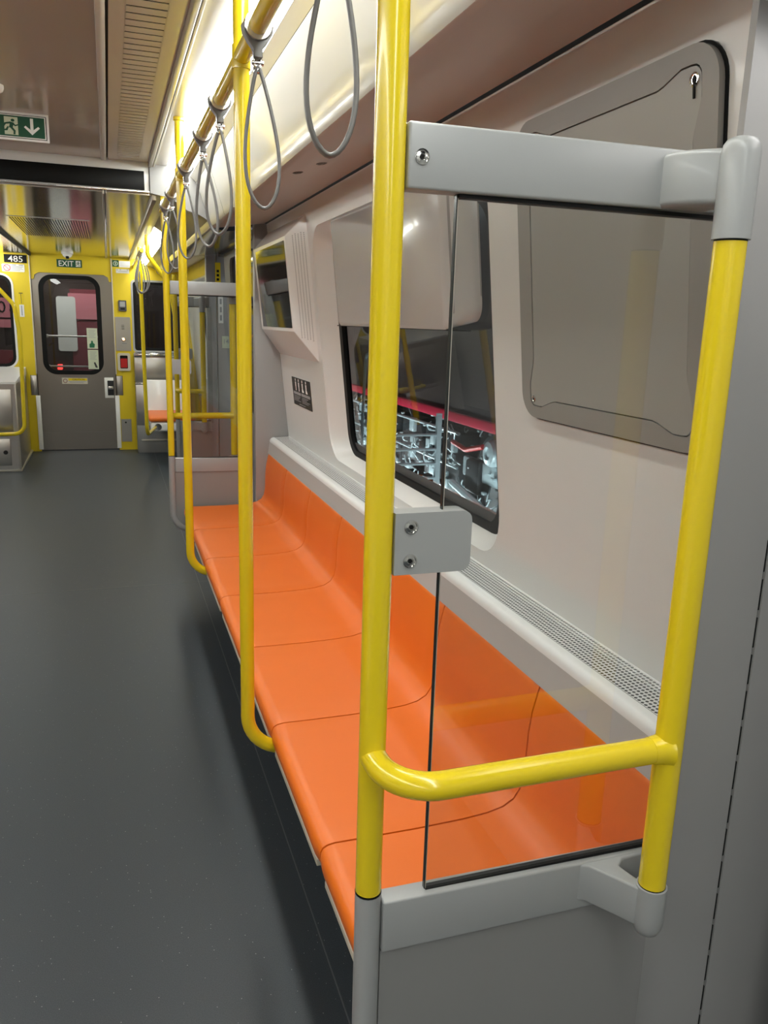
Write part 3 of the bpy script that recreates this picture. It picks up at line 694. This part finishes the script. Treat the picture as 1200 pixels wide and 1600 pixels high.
# end door
dr = struct(MB().prism(rrect(-.735, .052, .008, 1.866, .01), -.04, .0, EW, [rrect(-.665, -.07, .83, 1.845, .13, 8)]).build('door_1', DOORST, ang=25))
MB().prism(rrect(-.672, -.063, .822, 1.852, .135, 8), -.02, .006, EW, [rrect(-.625, -.11, .865, 1.81, .10, 8)]).build('gasket', BLACK, dr)
MB().prism(rrect(-.63, -.105, .86, 1.815, .10, 8), -.014, -.010, EW).build('pane', WGLASS, dr)
kp = MB().box(-.72, .045, YE-.006, YE, .012, .20).build('kick_plate', DOORST, dr)
lt = MB().box(-.066, .028, YE-.008, YE, .572, .792, .002).build('latch_plate', WHT, dr)
MB().box(-.036, .028, YE-.014, YE-.006, .60, .76, .002).build('recess', DARK, lt)
MB().box(-.030, .024, YE-.022, YE-.012, .665, .70, .003).build('handle', CHROME, lt)
ct = thing('caution_label', 'yellow and white CAUTION label on the end door below its window', 'sign', (-.367, YE, .75))
MB().prism([(-.497, .722), (-.238, .722), (-.238, .786), (-.497, .786)], 0, .003, EW).build('plate', CREAM, ct)
MB().prism([(-.432, .757), (-.243, .757), (-.243, .782), (-.432, .782)], .003, .0036, EW).build('yellow_band', YEL, ct)
text(MB(), 'CAUTION', .020, -.33, .760, EW, .0036, .0042).build('lettering', BLACK, ct)
bars(MB(), [(-.425, -.26, .744, .749), (-.42, -.28, .733, .738)], EW, .003, .0036).build('small_print', GREYP, ct)
MB().prism(circle(-.464, .754, .022, 16), .003, .0036, EW, [circle(-.464, .754, .016, 16)]).build('symbol', mat('dull_red', (.2, .04, .05), .5), ct)
for (z0, z1, lb) in ((1.098, 1.315, 'upper pale green safety decal on the end door window'), (.882, 1.086, 'lower pale green safety decal on the end door window')):
    dd = thing('door_decal', lb, 'sticker', (-.165, YE, z0), 'pale decals on the end door window')
    MB().prism([(-.221, z0), (-.115, z0), (-.115, z1), (-.221, z1)], -.009, .0065, EW).build('sheet', DECAL, dd)
    rs = [(-.205+.006*(k % 2), -.132-.008*(k % 3), z1-.022-.013*k, z1-.018-.013*k) for k in range(7)]
    bars(MB(), rs, EW, .0065, .0075).build('small_print', GREYP, dd)
    if z0 > 1: MB().prism([(-.2, z0+.012), (-.15, z0+.012), (-.145, z0+.05), (-.16, z0+.06), (-.165, z0+.085), (-.18, z0+.085), (-.183, z0+.06), (-.2, z0+.05)], .0065, .0075, EW).build('figure', GREENP, dd)
    else: MB().prism([(-.165, z0+.07), (-.15, z0+.075), (-.128, z0+.025), (-.13, z0+.012), (-.15, z0+.02)], .0065, .0075, EW).build('figure', mat('dark_print', (.03, .03, .03), .5), dd)
es = thing('exit_sign', 'green EXIT plate with running figure above the end door', 'sign', (-.355, YE, 1.93))
EW2 = lambda u, v, w_: EW(u, v, w_+.026)
MB().prism(rrect(-.478, -.232, 1.930, 2.008, .003), 0, .004, EW2).build('plate', GREEN, es)
text(MB(), 'EXIT', .056, -.385, 1.941, EW2, .004, .005, squash=.95).build('lettering', WHT, es)
MB().prism([(-.292, 1.940), (-.246, 1.940), (-.246, 1.998), (-.292, 1.998)], .004, .005, EW2).build('doorway', WHT, es)
mm_ = MB(); man(mm_, -.269, 1.943, .05, EW2, .005, .006); mm_.build('running_figure', GREEN, es)
EW3 = lambda u, v, w_: EW(u, v, w_+.041)
np_ = thing('number_plate', 'black plate with white car number 485 on the yellow wall', 'sign', (-.868, YE, 1.99))
MB().prism(rrect(-.975, -.762, 1.950, 2.030, .002), 0, .003, EW3).build('plate', BLACK, np_)
text(MB(), '485', .062, -.868, 1.959, EW3, .003, .004, squash=1.12).build('lettering', WHT, np_)
ns = thing('no_smoking_sticker', 'white sticker with red no-smoking ring under the number plate', 'sticker', (-.89, YE, 1.90))
MB().prism(rrect(-1.0, -.788, 1.860, 1.936, .01), 0, .002, EW3).build('sheet', WHTG, ns)
MB().prism(circle(-.952, 1.898, .034, 20), .002, .003, EW3, [circle(-.952, 1.898, .027, 20)]).build('ring', RED, ns)
MB().prism([(-.975, 1.917), (-.970, 1.921), (-.929, 1.879), (-.934, 1.875)], .002, .003, EW3).build('slash', RED, ns)
bars(MB(), [(-.905, -.865, 1.922, 1.932), (-.84, -.80, 1.922, 1.932), (-.905, -.80, 1.908, 1.914), (-.905, -.81, 1.896, 1.901), (-.905, -.80, 1.884, 1.888), (-.905, -.83, 1.872, 1.876)], EW3, .002, .003).build('small_print', GREYP, ns)
vs_ = thing('vertical_sticker', 'narrow yellow and white sticker beside the left end window', 'sticker', (-.836, YE, 1.41))
MB().prism([(-.862, 1.413), (-.818, 1.413), (-.818, 1.535), (-.862, 1.535)], 0, .003, EW3).build('label', WHTG, vs_)
MB().prism([(-.862, 1.54), (-.818, 1.54), (-.818, 1.66), (-.862, 1.66)], 0, .002, EW3).build('strip', YEL, vs_)
bars(MB(), [(-.843, -.837, 1.545, 1.645), (-.858, -.822, 1.645, 1.655)], EW3, .002, .003).build('mark', mat('olive_print', (.12, .09, .01), .5), vs_)
bars(MB(), [(-.846, -.834, 1.425, 1.525)], EW3, .003, .0036).build('small_print', GREYP, vs_)
e1 = thing('evacuation_sticker', 'green symbol and white text sticker right of the end door top', 'sticker', (.165, YE, 1.99))
MB().prism([(.070, 1.958), (.136, 1.958), (.136, 2.026), (.070, 2.026)], 0, .003, EW3).build('symbol_plate', GREEN, e1)
MB().prism(circle(.103, 1.992, .024, 16), .003, .0037, EW3, [circle(.103, 1.992, .018, 16)]).prism([(.100, 1.978), (.108, 1.978), (.108, 2.006), (.098, 2.006)], .003, .0037, EW3).build('symbol', DECAL, e1)
MB().prism([(.140, 1.955), (.250, 1.955), (.250, 2.020), (.140, 2.020)], 0, .003, EW3).build('sheet', WHTG, e1)
bars(MB(), [(.15, .24, 2.005-.012*k, 2.009-.012*k) for k in range(4)], EW3, .003, .0037).build('small_print', GREYP, e1)
e2 = thing('notice_sticker', 'small white notice under the green symbol sticker', 'sticker', (.17, YE, 1.9))
MB().prism(rrect(.105, .238, 1.895, 1.938, .003), 0, .003, EW3).build('sheet', WHTG, e2)
bars(MB(), [(.112, .122, 1.923, 1.933), (.142, .158, 1.926, 1.934), (.215, .226, 1.926, 1.934), (.13, .225, 1.910, 1.914)], EW3, .003, .0037).build('small_print', GREYP, e2)
ic = thing('intercom_reader', 'small dark grey wall reader on the yellow wall right of the end door', 'intercom', (.155, YE, 1.56))
MB().prism(rrect(.114, .196, 1.503, 1.616, .008), 0, .022, EW3).build('case', mat('reader_grey', (.07, .07, .075), .4), ic)
MB().prism(rrect(.128, .182, 1.548, 1.602, .004), .022, .024, EW3).build('face', GREYP, ic)
MB().prism(rrect(.134, .178, 1.518, 1.535, .003), .022, .025, EW3).build('slot', BLACK, ic)
sp_ = thing('call_panel', 'tall brushed steel call panel with a glowing button', 'panel', (.15, YE, 1.26))
MB().prism(rrect(.072, .228, 1.084, 1.441, .004), 0, .008, EW3).build('plate', STEEL, sp_)
bt = MB().lathe([(.024, .008), (.024, .014), (.018, .015)], lambda a, b, h: EW3(.152+a, 1.207+b, h), 18).build('button_ring', CHROME, sp_)
MB().lathe([(.015, .013), (.013, .018), (.002, .019)], lambda a, b, h: EW3(.152+a, 1.207+b, h), 16).build('button', LAMPO, bt)
bars(MB(), [(.135, .185, 1.158, 1.168)], EW3, .008, .0086).build('lettering', GREYP, sp_)
gl_ = MB()
for k in range(6): gl_.box(.135, .165, YE-.0505, YE-.0485, 1.31+.009*k, 1.313+.009*k)
gl_.build('speaker_slots', DARK, sp_)
rb = thing('emergency_box', 'red emergency handle box with a pale frame below the call panel', 'box', (.148, YE, .96))
MB().prism(rrect(.080, .212, .870, 1.060, .02), 0, .02, EW3, [rrect(.106, .186, .895, 1.035, .01)]).build('frame', CREAM, rb)
MB().prism(rrect(.1, .19, .89, 1.04, .01), 0, .008, EW3).build('back', BLACK, rb)
MB().prism(rrect(.112, .180, .905, 1.002, .006), .008, .022, EW3).build('cover', RED, rb)
lp = thing('lower_plate', 'plain pale steel cover plate low on the yellow wall', 'plate', (.142, YE, .2))
MB().prism(rrect(.089, .196, .092, .342, .004), 0, .005, EW3).build('plate', STEEL, lp)
MB().lathe([(.010, .005), (.010, .008), (.003, .008)], lambda a, b, h: EW3(.138+a, .305+b, h), 14).build('lock', DARK, lp)
# end windows
for nm, hl, fr_m, inner, pane_r in (('window_2', rrect(-1.62, -.905, .88, 1.845, .12, 6), WHTG, rrect(-1.60, -.925, .90, 1.825, .10, 6), .1), ('window_3', rrect(.248, .815, 1.07, 1.835, .04, 4), GREYP, rrect(.268, .795, 1.09, 1.815, .03, 4), .03)):
    wn = struct(MB().prism(hl, .03, .046, EW, [inner]).build(nm, fr_m))
    iy0, iy1 = min(p[0] for p in inner), max(p[0] for p in inner); iz0, iz1 = min(p[1] for p in inner), max(p[1] for p in inner)
    MB().prism(rrect(iy0, iy1, iz0, iz1, pane_r, 6), .01, .034, EW, [rrect(iy0+.03, iy1-.03, iz0+.03, iz1-.03, pane_r*.8, 6)]).build('gasket', BLACK, wn)
    MB().prism(rrect(iy0+.02, iy1-.02, iz0+.02, iz1-.02, pane_r*.8, 6), .016, .02, EW).build('pane', WGLASS, wn)

# steel equipment cabinet in the left corner, with its handrail
lc = thing('equipment_cabinet', 'low brushed steel cabinet with white top left of the end door', 'cabinet', (-1.15, 8.1, 0))
MB().prism([(-1.55, 8.10), (-.83, 8.10), (-.845, 9.30), (-1.55, 9.30)], .02, .815, XY).build('body', STEEL, lc)
MB().box(-1.56, -.825, 8.10, 9.30, 0.0, .022, .002).build('plinth', TRIMG, lc)
MB().add([(-1.55, 8.09, .815), (-.826, 8.09, .815), (-.84, 9.30, .815), (-1.55, 9.30, .815), (-1.55, 8.09, .835), (-.826, 8.09, .835), (-.84, 9.30, .90), (-1.55, 9.30, .90)], [(0, 1, 2, 3), (4, 5, 6, 7), (0, 1, 5, 4), (1, 2, 6, 5), (2, 3, 7, 6), (3, 0, 4, 7)]).build('top', WHTG, lc, label='white sloping top')
MB().box(-1.40, -.875, 8.092, 8.102, .36, .765, .003).build('door', STEEL, lc)
d_ = MB().box(-1.40, -.91, 8.092, 8.102, .06, .31, .003).build('drawer', STEEL, lc)
MB().lathe([(.02, 0), (.02, .004), (.012, .005)], lambda a, b, h: (-.955+a, 8.092-h, .185+b), 14).build('lock', DARK, d_)
MB().box(-.845, -.828, 8.092, 8.104, .02, .815, .003).build('corner_post', TRIMG, lc)
for zz in (.30, .60):
    for yy_ in (8.45, 8.9): MB().lathe([(.008, 0), (.008, .004), (.003, .005)], lambda a, b, h: (-.833-(yy_-8.1)*.0125+h, yy_+a, zz+b), 10).build('bolt', CHROME, lc)
hr = thing('handrail', 'yellow bent handrail in front of the steel cabinet', 'rail', (-.85, 8.0, .35))
yy_ = 8.00
MB().tube(fillet([(-.97, yy_, 2.04), (-.97, yy_, 1.74), (-.785, yy_, 1.52), (-.752, yy_, 1.25), (-.772, yy_, .372), (-1.1, yy_, .362), (-1.1, 8.12, .362)], [.08, .1, .1, .09, .03], 8), .018, 16).build('tube', YEL, hr)
hr2 = MB().lathe([(.026, 2.02), (.026, 2.06)], lambda a, b, h: (-.97+a, yy_+b, h), 14).build('collar', YEL, hr)

# right-hand end corner: steel panel, seat, pole
rp = thing('steel_backrest_panel', 'brushed steel panels below the right end window', 'panel', (.5, 9.05, 0))
MB().box(.25, .80, 9.05, 9.30, .0, .30, .004).build('base', GREYD, rp)
MB().box(.25, .80, 9.06, 9.30, .30, .74, .004).build('lower_panel', STEEL, rp)
MB().box(.25, .80, 9.07, 9.30, .76, 1.03, .004).build('upper_panel', STEEL, rp)
MB().box(.245, .80, 9.055, 9.30, .742, .757, .003).build('rib', CHROME, rp)
MB().box(.245, .80, 9.05, 9.31, 1.032, 1.075, .006).build('top_rail', CHROME, rp)
MB().box(.29, .72, 9.044, 9.051, .13, .15, .002).build('louvre', TRIMG, rp)
fs = thing('end_seat', 'small orange seat with a white back in the far right corner', 'seat', (.5, 8.5, .35))
MB().bevprism([(8.30, .43), (8.30, .475), (8.85, .49), (8.85, .43)], .345, .80, YZ, .018, 3).build('cushion', ORANGE, fs)
MB().bevprism([(8.84, .47), (8.93, .80), (8.97, .80), (8.90, .44)], .34, .78, YZ, .010, 3).build('backrest', WHTG, fs, label='white backrest')
MB().bevprism([(8.31, .33), (8.31, .425), (8.86, .425), (8.86, .35)], .36, .78, YZ, .02, 3).build('underframe', WHTG, fs)
MB().lathe([(.035, 0), (.035, .004), (.015, .005)], lambda a, b, h: (.43+a, 8.31-h, .378+b), 14).build('hub', CHROME, fs)
MB().box(.40, .76, 8.80, 9.05, .34, .42).build('wall_bracket', GREYD, fs)
fp_ = thing('grab_pole', 'thin distant yellow pole curving under the far corner seat', 'pole', (.29, 7.6, .4))
MB().tube(fillet([(.285, 7.6, 2.04), (.295, 7.6, .40), (.40, 8.28, .375)], .10, 8), R_, 14).build('tube', YEL, fp_)
fb = thing('grab_pole', 'distant yellow pole bent diagonally under the far light strip', 'pole', (.3, 6.5, 1.8))
MB().tube(fillet([(.302, 6.5, 2.045), (.302, 6.5, 1.90), (.455, 6.5, 1.70), (.492, 6.5, 1.45), (.492, 6.5, .45)], [.08, .08, .1], 8), R_, 14).build('tube', YEL, fb)
fr2 = thing('grab_rail', 'distant yellow overhead rail under the far light strip', 'rail', (.29, 8.2, 1.97))
MB().tube([(.285, 7.0, 1.97), (.285, 9.3, 1.97)], R_, 14).build('tube', YEL, fr2)
for k in range(5):
    yk = 7.15+.16*k
    t = thing('hand_strap', ('nearest', 'second', 'middle', 'fourth', 'last')[k]+' of the distant grey loop straps bunched together near the end wall', 'strap', (.285, yk, 1.97), 'distant straps bunched near the end wall')
    MB().lathe([(.0185, -.011), (.0225, -.011), (.0225, .011), (.0185, .011)], lambda a, b, h: (.285+a, yk+h, 1.97+b), 14).build('clamp', TRIMG, t)
    pts = []
    for i in range(26):
        a = 2*pi*i/26; s_ = (1-cos(a))/2; u = .066*(.3+.7*s_)*1.2*abs(sin(a))**1.15*(1 if sin(a) >= 0 else -1)
        pts.append((.285+u*cos(.5*k), yk+u*sin(.5*k), 1.945-.30*s_))
    MB().tube(pts, .005, 8, closed=True).build('loop', STRAP, t)
# labels on the doorway pillar and door, seen through the far partition
DL = lambda u, v, w_: (u, 6.308-w_, v)
t = thing('door_label', 'pale label numbered 1485 on the grey door pillar beyond the far partition', 'sticker', (.83, 6.31, 1.28))
MB().prism(rrect(.818, .925, 1.235, 1.325, .004), 0, .003, DL).build('sheet', DECAL, t)
text(MB(), '1485', .034, .872, 1.270, DL, .003, .004, squash=.95).build('lettering', GREYP, t)
t = thing('warning_strip', 'vertical yellow warning strip high on the grey pillar beyond the far partition', 'sticker', (.83, 6.31, 1.75))
MB().prism([(.775, 1.64), (.815, 1.64), (.815, 1.86), (.775, 1.86)], 0, .003, DL).build('sheet', YEL, t)
bars(MB(), [(.786, .804, 1.67+.03*k, 1.688+.03*k) for k in range(5)], DL, .003, .004).build('small_print', BLACK, t)
t = thing('white_strip', 'vertical white text strip on the grey pillar below the yellow one', 'sticker', (.83, 6.31, 1.5))
MB().prism([(.795, 1.42), (.83, 1.42), (.83, 1.63), (.795, 1.63)], 0, .003, DL).build('sheet', WHT, t)
bars(MB(), [(.805, .82, 1.44+.06*k, 1.48+.06*k) for k in range(3)], DL, .003, .004).build('small_print', GREYP, t)

# opposite bench, seen only as a reflection in the window
ob = thing('opposite_bench', 'orange bench and yellow pole of the opposite side, mirrored in the side window glass', 'bench', (-1.3, 2.6, .4))
for k in range(7):
    y0 = .84+.509*k
    MB().loft([[(mx_(x), y, z) for x, z in prof] for y in (y0, y0+.505)], closed=False).build('seat', ORANGE, ob)
MB().tube(fillet([(mx_(PX), 1.86, 2.2), (mx_(PX), 1.86, .378), (mx_(.40), 1.86, .378)], .098, 10), R_, 16).build('pole', YEL, ob)
MB().tube([(mx_(PX), 1.86, .91), (mx_(PX), 2.9, .91)], R_, 12).build('side_bar', YEL, ob)

# ================================================================== DEPOT OUTSIDE
struct(MB().box(-6, 9, -4, 16, -1.15, -1.10).build('ground', CONC))
tr = thing('parked_train', 'dark parked train with red lower edge and exposed running gear outside the window', 'train', (3.2, 6, -1.1))
XT = 2.5
MB().bevprism([(XT, .80), (XT, 1.9), (XT+.2, 2.8), (XT+2.4, 2.8), (XT+2.4, .80)], 1.2, 14.5, XZ, .03, 2).build('body', TRAIND, tr)
MB().box(XT-.02, XT+.02, 1.2, 14.5, .735, .805, .006).build('red_edge', TRAINR, tr, label='bright red lower edge')
MB().box(XT+.34, XT+2.2, 1.3, 14.4, .50, .735).build('underframe', UNDER, tr)
def gear(yc):
    Z = .40
    MB().box(XT+.12, XT+.18, yc-1.0, yc+1.0, Z-.10, Z+.06, .02).build('bogie_beam', UNDERL, tr)
    for dy in (-.75, .75):
        MB().lathe([(.40, .30), (.42, .33), (.42, .38), (.36, .40), (.34, .37), (.16, .37), (.14, .41), (.05, .42)], lambda a, b, h: (XT+.70-h, yc+dy+a, Z-.1+b), 32).build('wheel', UNDER, tr)
        MB().box(XT+.08, XT+.20, yc+dy-.12, yc+dy+.12, Z-.20, Z+.06, .03).build('axle_box', UNDER, tr)
        MB().lathe([(.03, .12), (.09, .12), (.10, .10), (.10, .03), (.085, .0), (.05, -.01), (.045, .01), (.01, .0)], lambda a, b, h: (XT+.06+h, yc+dy*.58+a, Z+.16+b), 24).build('air_spring', UNDERL, tr)
        sp2 = [(XT+.11+.045*cos(k*.7), yc+dy*.3+.045*sin(k*.7), Z+.05+.0045*k) for k in range(60)]
        MB().tube(sp2, .011, 6).build('coil_spring', UNDERL, tr)
    for k in range(5): MB().box(XT+.02, XT+.09, yc-.95+.13*k, yc-.87+.13*k, Z-.30+.05*(k % 3), Z-.17, .01).build('brake_block', UNDERL, tr)
    for k in range(4): MB().box(XT+.03, XT+.09, yc+.15+.14*k, yc+.25+.14*k, Z-.38+.04*(k % 2), Z-.24, .01).build('brake_block', UNDERL, tr)
    MB().tube([(XT+.04, yc-.2, Z-.36), (XT+.04, yc+1.0, Z-.16)], .03, 8).build('strut', UNDERL, tr)
gear(4.75)
gear(9.9)
ry = random.Random(7)
y = 5.9
while y < 8.9:
    L_ = ry.uniform(.25, .55)
    MB().box(XT+.16, XT+.6, y, y+L_, ry.uniform(.05, .25), .60, .015).build('equipment_box', UNDER, tr)
    for k in range(ry.randint(3, 5)):
        yy = y+ry.uniform(.03, L_*.6); zz = ry.uniform(.10, .52)
        MB().box(XT+.12, XT+.165, yy, yy+ry.uniform(.05, .16), zz, zz+ry.uniform(.03, .13), .006).build('equipment_lid', UNDERL, tr)
    y += L_+ry.uniform(.03, .15)
MB().tube([(XT+.10, 5.8, .62), (XT+.10, 9.0, .60)], .014, 8).build('pipe', UNDERL, tr)
MB().tube([(XT+.10, 5.8, .34), (XT+.10, 9.0, .36)], .010, 8).build('pipe', UNDERL, tr)
MB().box(XT+.1, XT+2.1, 1.3, 14.4, -1.10, -.98).build('rail_bed', CONC, tr)
st = MB()
for k in range(420):
    yy = ry.uniform(3.4, 9.5); zz = ry.uniform(.0, .70); s_ = ry.uniform(.006, .022)
    xx = XT+ry.uniform(.06, .30)
    if ry.random() < .5: st.box(xx, xx+.03, yy, yy+s_*ry.uniform(1, 3), zz, zz+s_, .003, 1)
    else: st.tube(fillet([(xx, yy, zz), (xx, yy+ry.uniform(-.12, .12), zz-.06), (xx+.05, yy+ry.uniform(-.2, .2), zz-ry.uniform(.05, .18))], .03, 3), .006, 5)
st.build('fastenings', UNDERL, tr, kind='stuff')
for yy in (4.3, 5.5): MB().tube(fillet([(XT+.05, yy-.25, .60), (XT+.03, yy, .54), (XT+.05, yy+.3, .56)], .1, 4), .02, 8).build('red_lever', RED, tr)
la = thing('step_ladder', 'pale metal steps standing by the parked train outside the window', 'ladder', (1.98, 5.3, -1.1))
for x0_, zt in ((1.72, 1.12), (2.20, .84)): MB().prism([(5.28-.0*zt, -1.1), (5.33, -1.1), (5.32, zt), (5.29, zt)], x0_, x0_+.035, YZ).build('stile', UNDERL, la)
for k in range(17): MB().box(1.755, 2.20, 5.285, 5.325, -1.0+.105*k, -.985+.105*k, .003).build('rung', UNDERL, la)
MB().tube(fillet([(1.735, 5.30, 1.10), (1.735, 5.30, 1.24), (1.735, 5.55, 1.24), (1.735, 5.60, .80), (1.735, 5.60, -1.1)], .06, 5), .012, 8).build('hand_loop', UNDERL, la)
# train standing beyond the end door
t2 = thing('coupled_train', 'grey train end with pink panels seen through the end door window', 'train', (-.5, 10.6, -1.1))
YO = 10.6
OE = lambda u, v, w_: (u, YO-w_, v)
MB().box(-1.9, .9, YO, YO+2, -.9, 2.6, .05).build('body', TRAIND, t2)
MB().prism([(-.42, .70), (.02, .70), (.02, 1.75), (-.42, 1.75)], 0, .02, OE).build('front_panel', mat('train_maroon', (.16, .03, .045), .4), t2)
MB().prism([(-.44, 1.40), (.02, 1.40), (.02, 1.70), (-.44, 1.70)], .02, .035, OE).build('pink_panel', TRAINP, t2)
MB().prism(rrect(-.575, -.36, 1.02, 1.66, .03), .02, .04, OE).build('grey_panel', TRAING, t2)
MB().prism([(-1.8, 1.28), (-1.0, 1.28), (-1.0, 1.62), (-1.8, 1.62)], 0, .02, OE).build('pink_panel', TRAINP, t2)
MB().prism([(-1.8, .80), (-1.02, .80), (-1.02, 1.02), (-1.8, 1.02)], 0, .02, OE).build('maroon_panel', MATS['train_maroon'], t2)
text(MB(), '0', .14, -1.17, 1.45, OE, .02, .024).build('lettering', BLACK, t2)
bars(MB(), [(-1.09, -1.06, 1.47, 1.49), (-1.20, -1.05, 1.38, 1.395)], OE, .02, .024).build('small_print', BLACK, t2)
sg_ = thing('safety_gate', 'pale safety gate with two horizontal bars outside the end door window', 'gate', (-.4, 9.75, -1.1))
for xx in (-.72, -.03): MB().box(xx-.02, xx+.02, 9.735, 9.765, -1.1, 1.26, .004).build('post', UNDER, sg_)
for zz in (1.215, .885):
    MB().tube([(-.72, 9.75, zz), (-.03, 9.75, zz)], .011, 10).build('bar', WHTG, sg_)
    MB().box(-.73, -.63, 9.730, 9.764, zz-.018, zz+.018, .004).build('socket', WHTG, sg_)
MB().prism(rrect(-.60, -.545, .80, .86, .008), .0, .08, OE).build('marker_light', LAMPR, t2)
